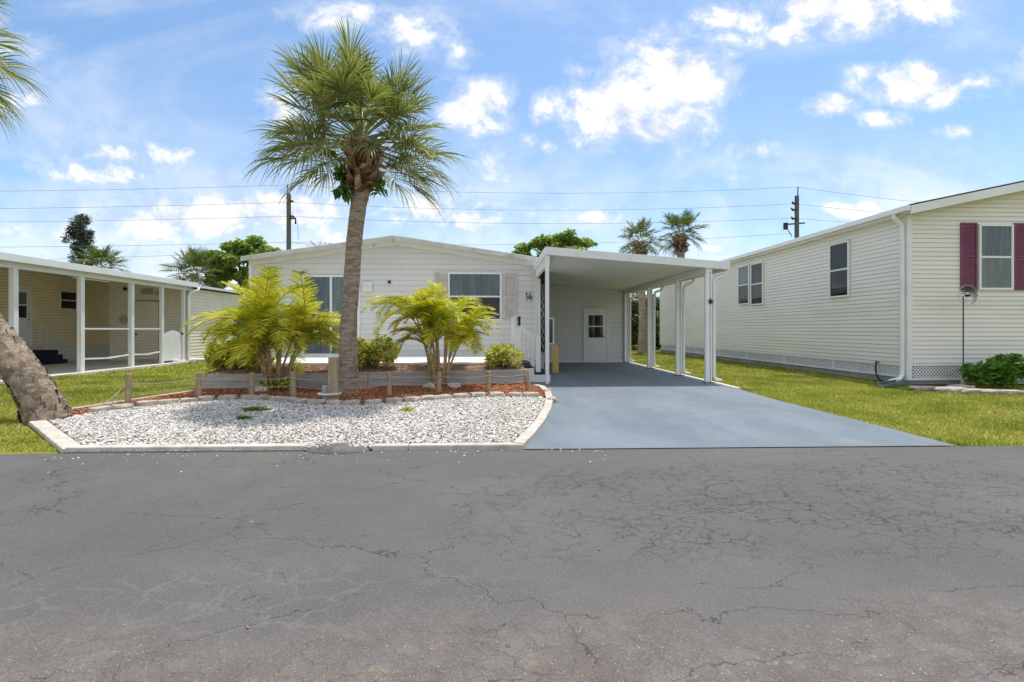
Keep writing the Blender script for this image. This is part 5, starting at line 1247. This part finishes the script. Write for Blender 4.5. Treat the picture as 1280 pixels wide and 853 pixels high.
CL = [(848, 88, 62, 42, 1), (770, 135, 70, 42, 1), (815, 160, 62, 34, 1), (728, 95, 22, 14, .6), (677, 140, 18, 20, .8), (660, 174, 13, 10, .8), (684, 183, 11, 9, .8),
      (598, 133, 42, 30, 1), (582, 62, 22, 24, .75), (520, 38, 55, 28, .65), (425, 22, 70, 20, .6), (352, 135, 34, 26, .8), (150, 193, 62, 15, .9), (135, 217, 75, 17, .8), (15, 128, 34, 14, .8), (45, 205, 70, 22, .35),
      (1036, 132, 30, 13, 1), (1148, 106, 72, 24, 1), (1100, 150, 36, 11, .9), (1194, 166, 26, 9, .7), (1215, 103, 34, 9, .8), (945, 188, 32, 13, .8), (1062, 12, 115, 28, 1), (925, 28, 50, 28, .8), (985, 38, 40, 18, .6),
      (235, 272, 130, 28, .95), (340, 262, 90, 24, .95), (290, 295, 170, 24, .5), (560, 268, 150, 22, .72), (60, 290, 90, 18, .5), (612, 215, 40, 45, .45), (770, 90, 30, 60, .4), (915, 225, 14, 40, .45), (752, 272, 30, 9, .9), (895, 311, 24, 6, .9), (1058, 265, 52, 13, .9), (660, 290, 80, 20, .35), (75, 150, 0.1, 0.1, 0), (-120, 60, 120, 60, .8), (1400, 80, 120, 50, .9), (1450, 250, 90, 30, .8)]
acc = None
for (u, v, ru, rv, amp) in CL:
    if amp == 0: continue
    x_, y_, z_ = ray(u, v); a0, b0 = x_/y_, z_/y_; ra, rb_ = ru/610*1.15, rv/610*1.15
    vm = nt.nodes.new('ShaderNodeVectorMath'); vm.operation = 'MULTIPLY_ADD'; t.l(ab, vm.inputs[0]); vm.inputs[1].default_value = (1/ra, 1/rb_, 0); vm.inputs[2].default_value = (-a0/ra, -b0/rb_, math.sqrt(-math.log(amp)/.9))
    dt_ = nt.nodes.new('ShaderNodeVectorMath'); dt_.operation = 'DOT_PRODUCT'; t.l(vm.outputs[0], dt_.inputs[0]); t.l(vm.outputs[0], dt_.inputs[1]); e = dt_.outputs['Value']
    acc = e if acc is None else t.math('MINIMUM', acc, e)
acc = t.math('EXPONENT', t.math('MULTIPLY', acc, -.9))
den = t.math('ADD', t.math('MULTIPLY', acc, .95), t.math('MULTIPLY', t.math('SUBTRACT', n1, .5), 2.3)); den = t.math('ADD', den, t.math('MULTIPLY', t.math('SUBTRACT', n3, .5), .6))
cum = t.math('MULTIPLY', t.ss(den, .26, .84), t.ss(acc, .05, .35))
# thin veils
veil = t.math('MULTIPLY', t.ss(t.noise(t.map(ab, (1, 2.2, 1), rot=(0, 0, -.5)), 1.6, 5., .62, .8), .42, .72), .36)
lowv = t.math('MULTIPLY', t.math('SUBTRACT', 1., t.ss(B, .08, .55)), .62)
veil = t.math('ADD', veil, t.math('MULTIPLY', lowv, t.ss(n2, .25, .65)), clamp=True)
halo = t.math('MULTIPLY', t.ss(den, .05, .5), t.math('MULTIPLY', t.ss(acc, .03, .4), .35))
fr_mask = t.math('MAXIMUM', t.math('MAXIMUM', cum, veil), halo)
# sky behind the view: added cloud cover, unseen, to brighten the shaded walls
nb_ = t.noise(t.map(tc, (1, 1, 2.2)), 2.4, 4., .6, .4); back = t.math('MULTIPLY', t.ss(nb_, .36, .54), .95)
mask = t.math('ADD', t.math('MULTIPLY', fr_mask, front), t.math('MULTIPLY', back, t.math('SUBTRACT', 1., front)))
shade = t.ss(t.math('ADD', n1, t.math('MULTIPLY', n3, .25)), .48, .70)
K = 1.
CW = 4.55*K
cc = t.mix(shade, (CW*.70, CW*.76, CW*.86, 1), (CW, CW, CW, 1))
base = t.mix(1., sky.outputs[0], (.66, .78, .84, 1), 'MULTIPLY')
t.l(t.mix(mask, base, cc), bg.inputs[0])

sl_ = bpy.data.lights.new('sun', 'SUN'); sl_.energy = 2.45; sl_.angle = math.radians(.53); sl_.color = (1., .95, .88)
so = bpy.data.objects.new('sun', sl_); C.objects.link(so); so.rotation_euler = SD.to_track_quat('Z', 'Y').to_euler(); so.location = (0, 0, 20)
cd = bpy.data.cameras.new('camera'); co = bpy.data.objects.new('camera', cd); C.objects.link(co)
cd.sensor_width = 36; cd.lens = 610/1280*36; co.location = (0, 0, H); co.rotation_euler = (PI/2, 0, -math.asin(S_)); cd.shift_y = -14.5/1280; cd.clip_end = 2000; cd.clip_start = .05
sc = bpy.context.scene; sc.camera = co
sc.view_settings.view_transform = 'Standard'; sc.view_settings.look = 'None'; sc.view_settings.gamma = 1; sc.view_settings.use_curve_mapping = False; sc.view_settings.exposure = .67
sc.render.engine = 'CYCLES'
try:
    sc.cycles.max_bounces = 6; sc.cycles.diffuse_bounces = 3; sc.cycles.glossy_bounces = 2; sc.cycles.transmission_bounces = 3; sc.cycles.transparent_max_bounces = 8
except Exception: pass
wd.cycles.sampling_method = 'MANUAL'; wd.cycles.sample_map_resolution = 512
print('objects', len(bpy.data.objects))
